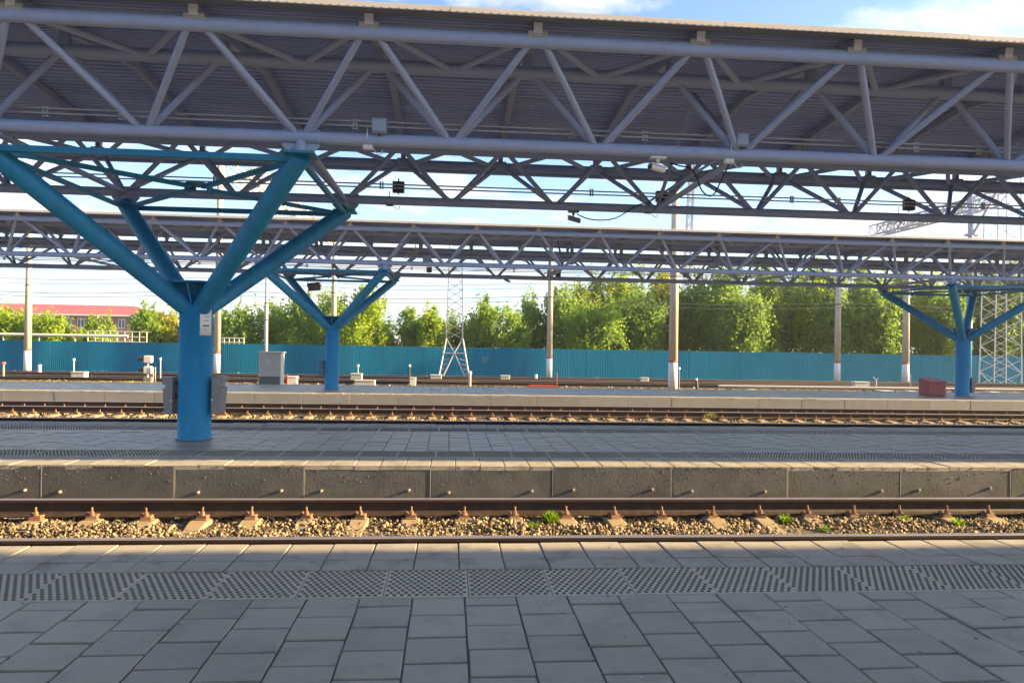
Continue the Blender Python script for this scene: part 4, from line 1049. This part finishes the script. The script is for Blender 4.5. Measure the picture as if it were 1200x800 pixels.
# ------------------------------------------------------------------ weeds and grass
def weed(X, Y, z, h, n, label, m=weed_m, w=.10):
    rng = random.Random(int(X*100)); e = empty('weed', (X, Y, z), label, 'weed', 'weeds growing in the ballast')
    b = MB()
    for k in range(n):
        a = rng.uniform(0, 2*pi); r = rng.random()**.6*w; H = h*rng.uniform(.45, 1.0)*(1-.4*r/w); bx, by = r*.35*cos(a), r*.35*sin(a)
        tx, ty = bx+r*cos(a)*rng.uniform(.5, 1.2), by+r*sin(a)*rng.uniform(.5, 1.2); s = rng.uniform(.004, .009)
        k0 = len(b.v); nx, ny = -sin(a)*s, cos(a)*s
        b.v += [(bx-nx, by-ny, 0), (bx+nx, by+ny, 0), ((bx+tx)/2+nx*1.2, (by+ty)/2+ny*1.2, H*.6), ((bx+tx)/2-nx*1.2, (by+ty)/2-ny*1.2, H*.6), (tx, ty, H)]
        b.face((k0, k0+1, k0+2, k0+3)); b.face((k0+3, k0+2, k0+4))
    b.build('blades', m, e)
    for k in range(3): 
        a = rng.uniform(0, 6.28); MB().path([(0, 0, 0), (.02*cos(a), .02*sin(a), h*.5), (.05*cos(a), .05*sin(a), h*.9)], .0025, 5).build('stem', m, e)
ZB = ZR1-.225
for x, y, h, n, lb in ((645, 613, .17, 170, 'bright green tuft growing by the rail, largest of the weeds'), (625, 619, .09, 50, 'small pale weed left of the largest bright tuft'), (920, 612, .11, 70, 'green weed right of centre in the near track, left of three'),
        (1060, 612, .10, 60, 'thin weed beside a sleeper at right, middle of three'), (1122, 615, .11, 70, 'green weed at the far right of the near track'), (967, 621, .05, 40, 'tiny yellow weed near the front rail at right')):
    p = at_z(x, y, ZB); weed(p.x, p.y, ZB, h, n, lb)
p = at_z(834, 490, -.45); weed(p.x, p.y, -.45, .22, 90, 'yellowish weed in the track before the farthest platform', grass_m, .2)
p = at_z(20, 444, ZG); weed(p.x+.3, p.y-4, ZG, .8, 150, 'feathery yellow-green weed beyond the far platform at left', grass_m, .7)
p = at(903, 456, 30.6); weed(p.x, 30.6, ZG, .38, 120, 'yellow-flowered weed beside a white block beyond the platform', grass_m, .28)
def grass(X0, X1, Y0, Y1, n, h, label):
    r = _rng; x = r.uniform(X0, X1, n); y = r.uniform(Y0, Y1, n); hh = h*r.uniform(.4, 1.1, n); a = r.uniform(0, 6.28, n); s = .02
    b0 = np.stack([x-s*np.cos(a), y-s*np.sin(a), np.full(n, ZG)], 1); b1 = np.stack([x+s*np.cos(a), y+s*np.sin(a), np.full(n, ZG)], 1)
    t = np.stack([x+r.normal(0, .06, n), y+r.normal(0, .06, n), ZG+hh], 1)
    V = np.stack([b0, b1, t], 1).reshape(-1, 3); tag(put('grass', npmesh('grass', V, np.arange(n*3).reshape(n, 3), grass_m)), label, 'grass', kind='stuff')
grass(-30, -13.5, 31.2, 35.8, 9000, .14, 'strip of dry yellow-green grass beyond the far platform at left')

# ------------------------------------------------------------------ added haze, lifts the dark gaps among the far trees
hm = bpy.data.materials.new('added_haze'); hm.use_nodes = True; t = hm.node_tree; t.nodes.clear()
vo = N(t, 'ShaderNodeVolumePrincipled'); vo.inputs['Color'].default_value = (.82, .92, 1, 1); vo.inputs['Density'].default_value = .0005; vo.inputs['Anisotropy'].default_value = .25
L(t, vo.outputs[0], N(t, 'ShaderNodeOutputMaterial').inputs['Volume'])
tag(MB().box(-1510, 1510, -1510, 1510, ZG-1, 14.5).build('haze', hm), 'thin pale haze added to lift the dark gaps among the trees', 'haze', kind='stuff')
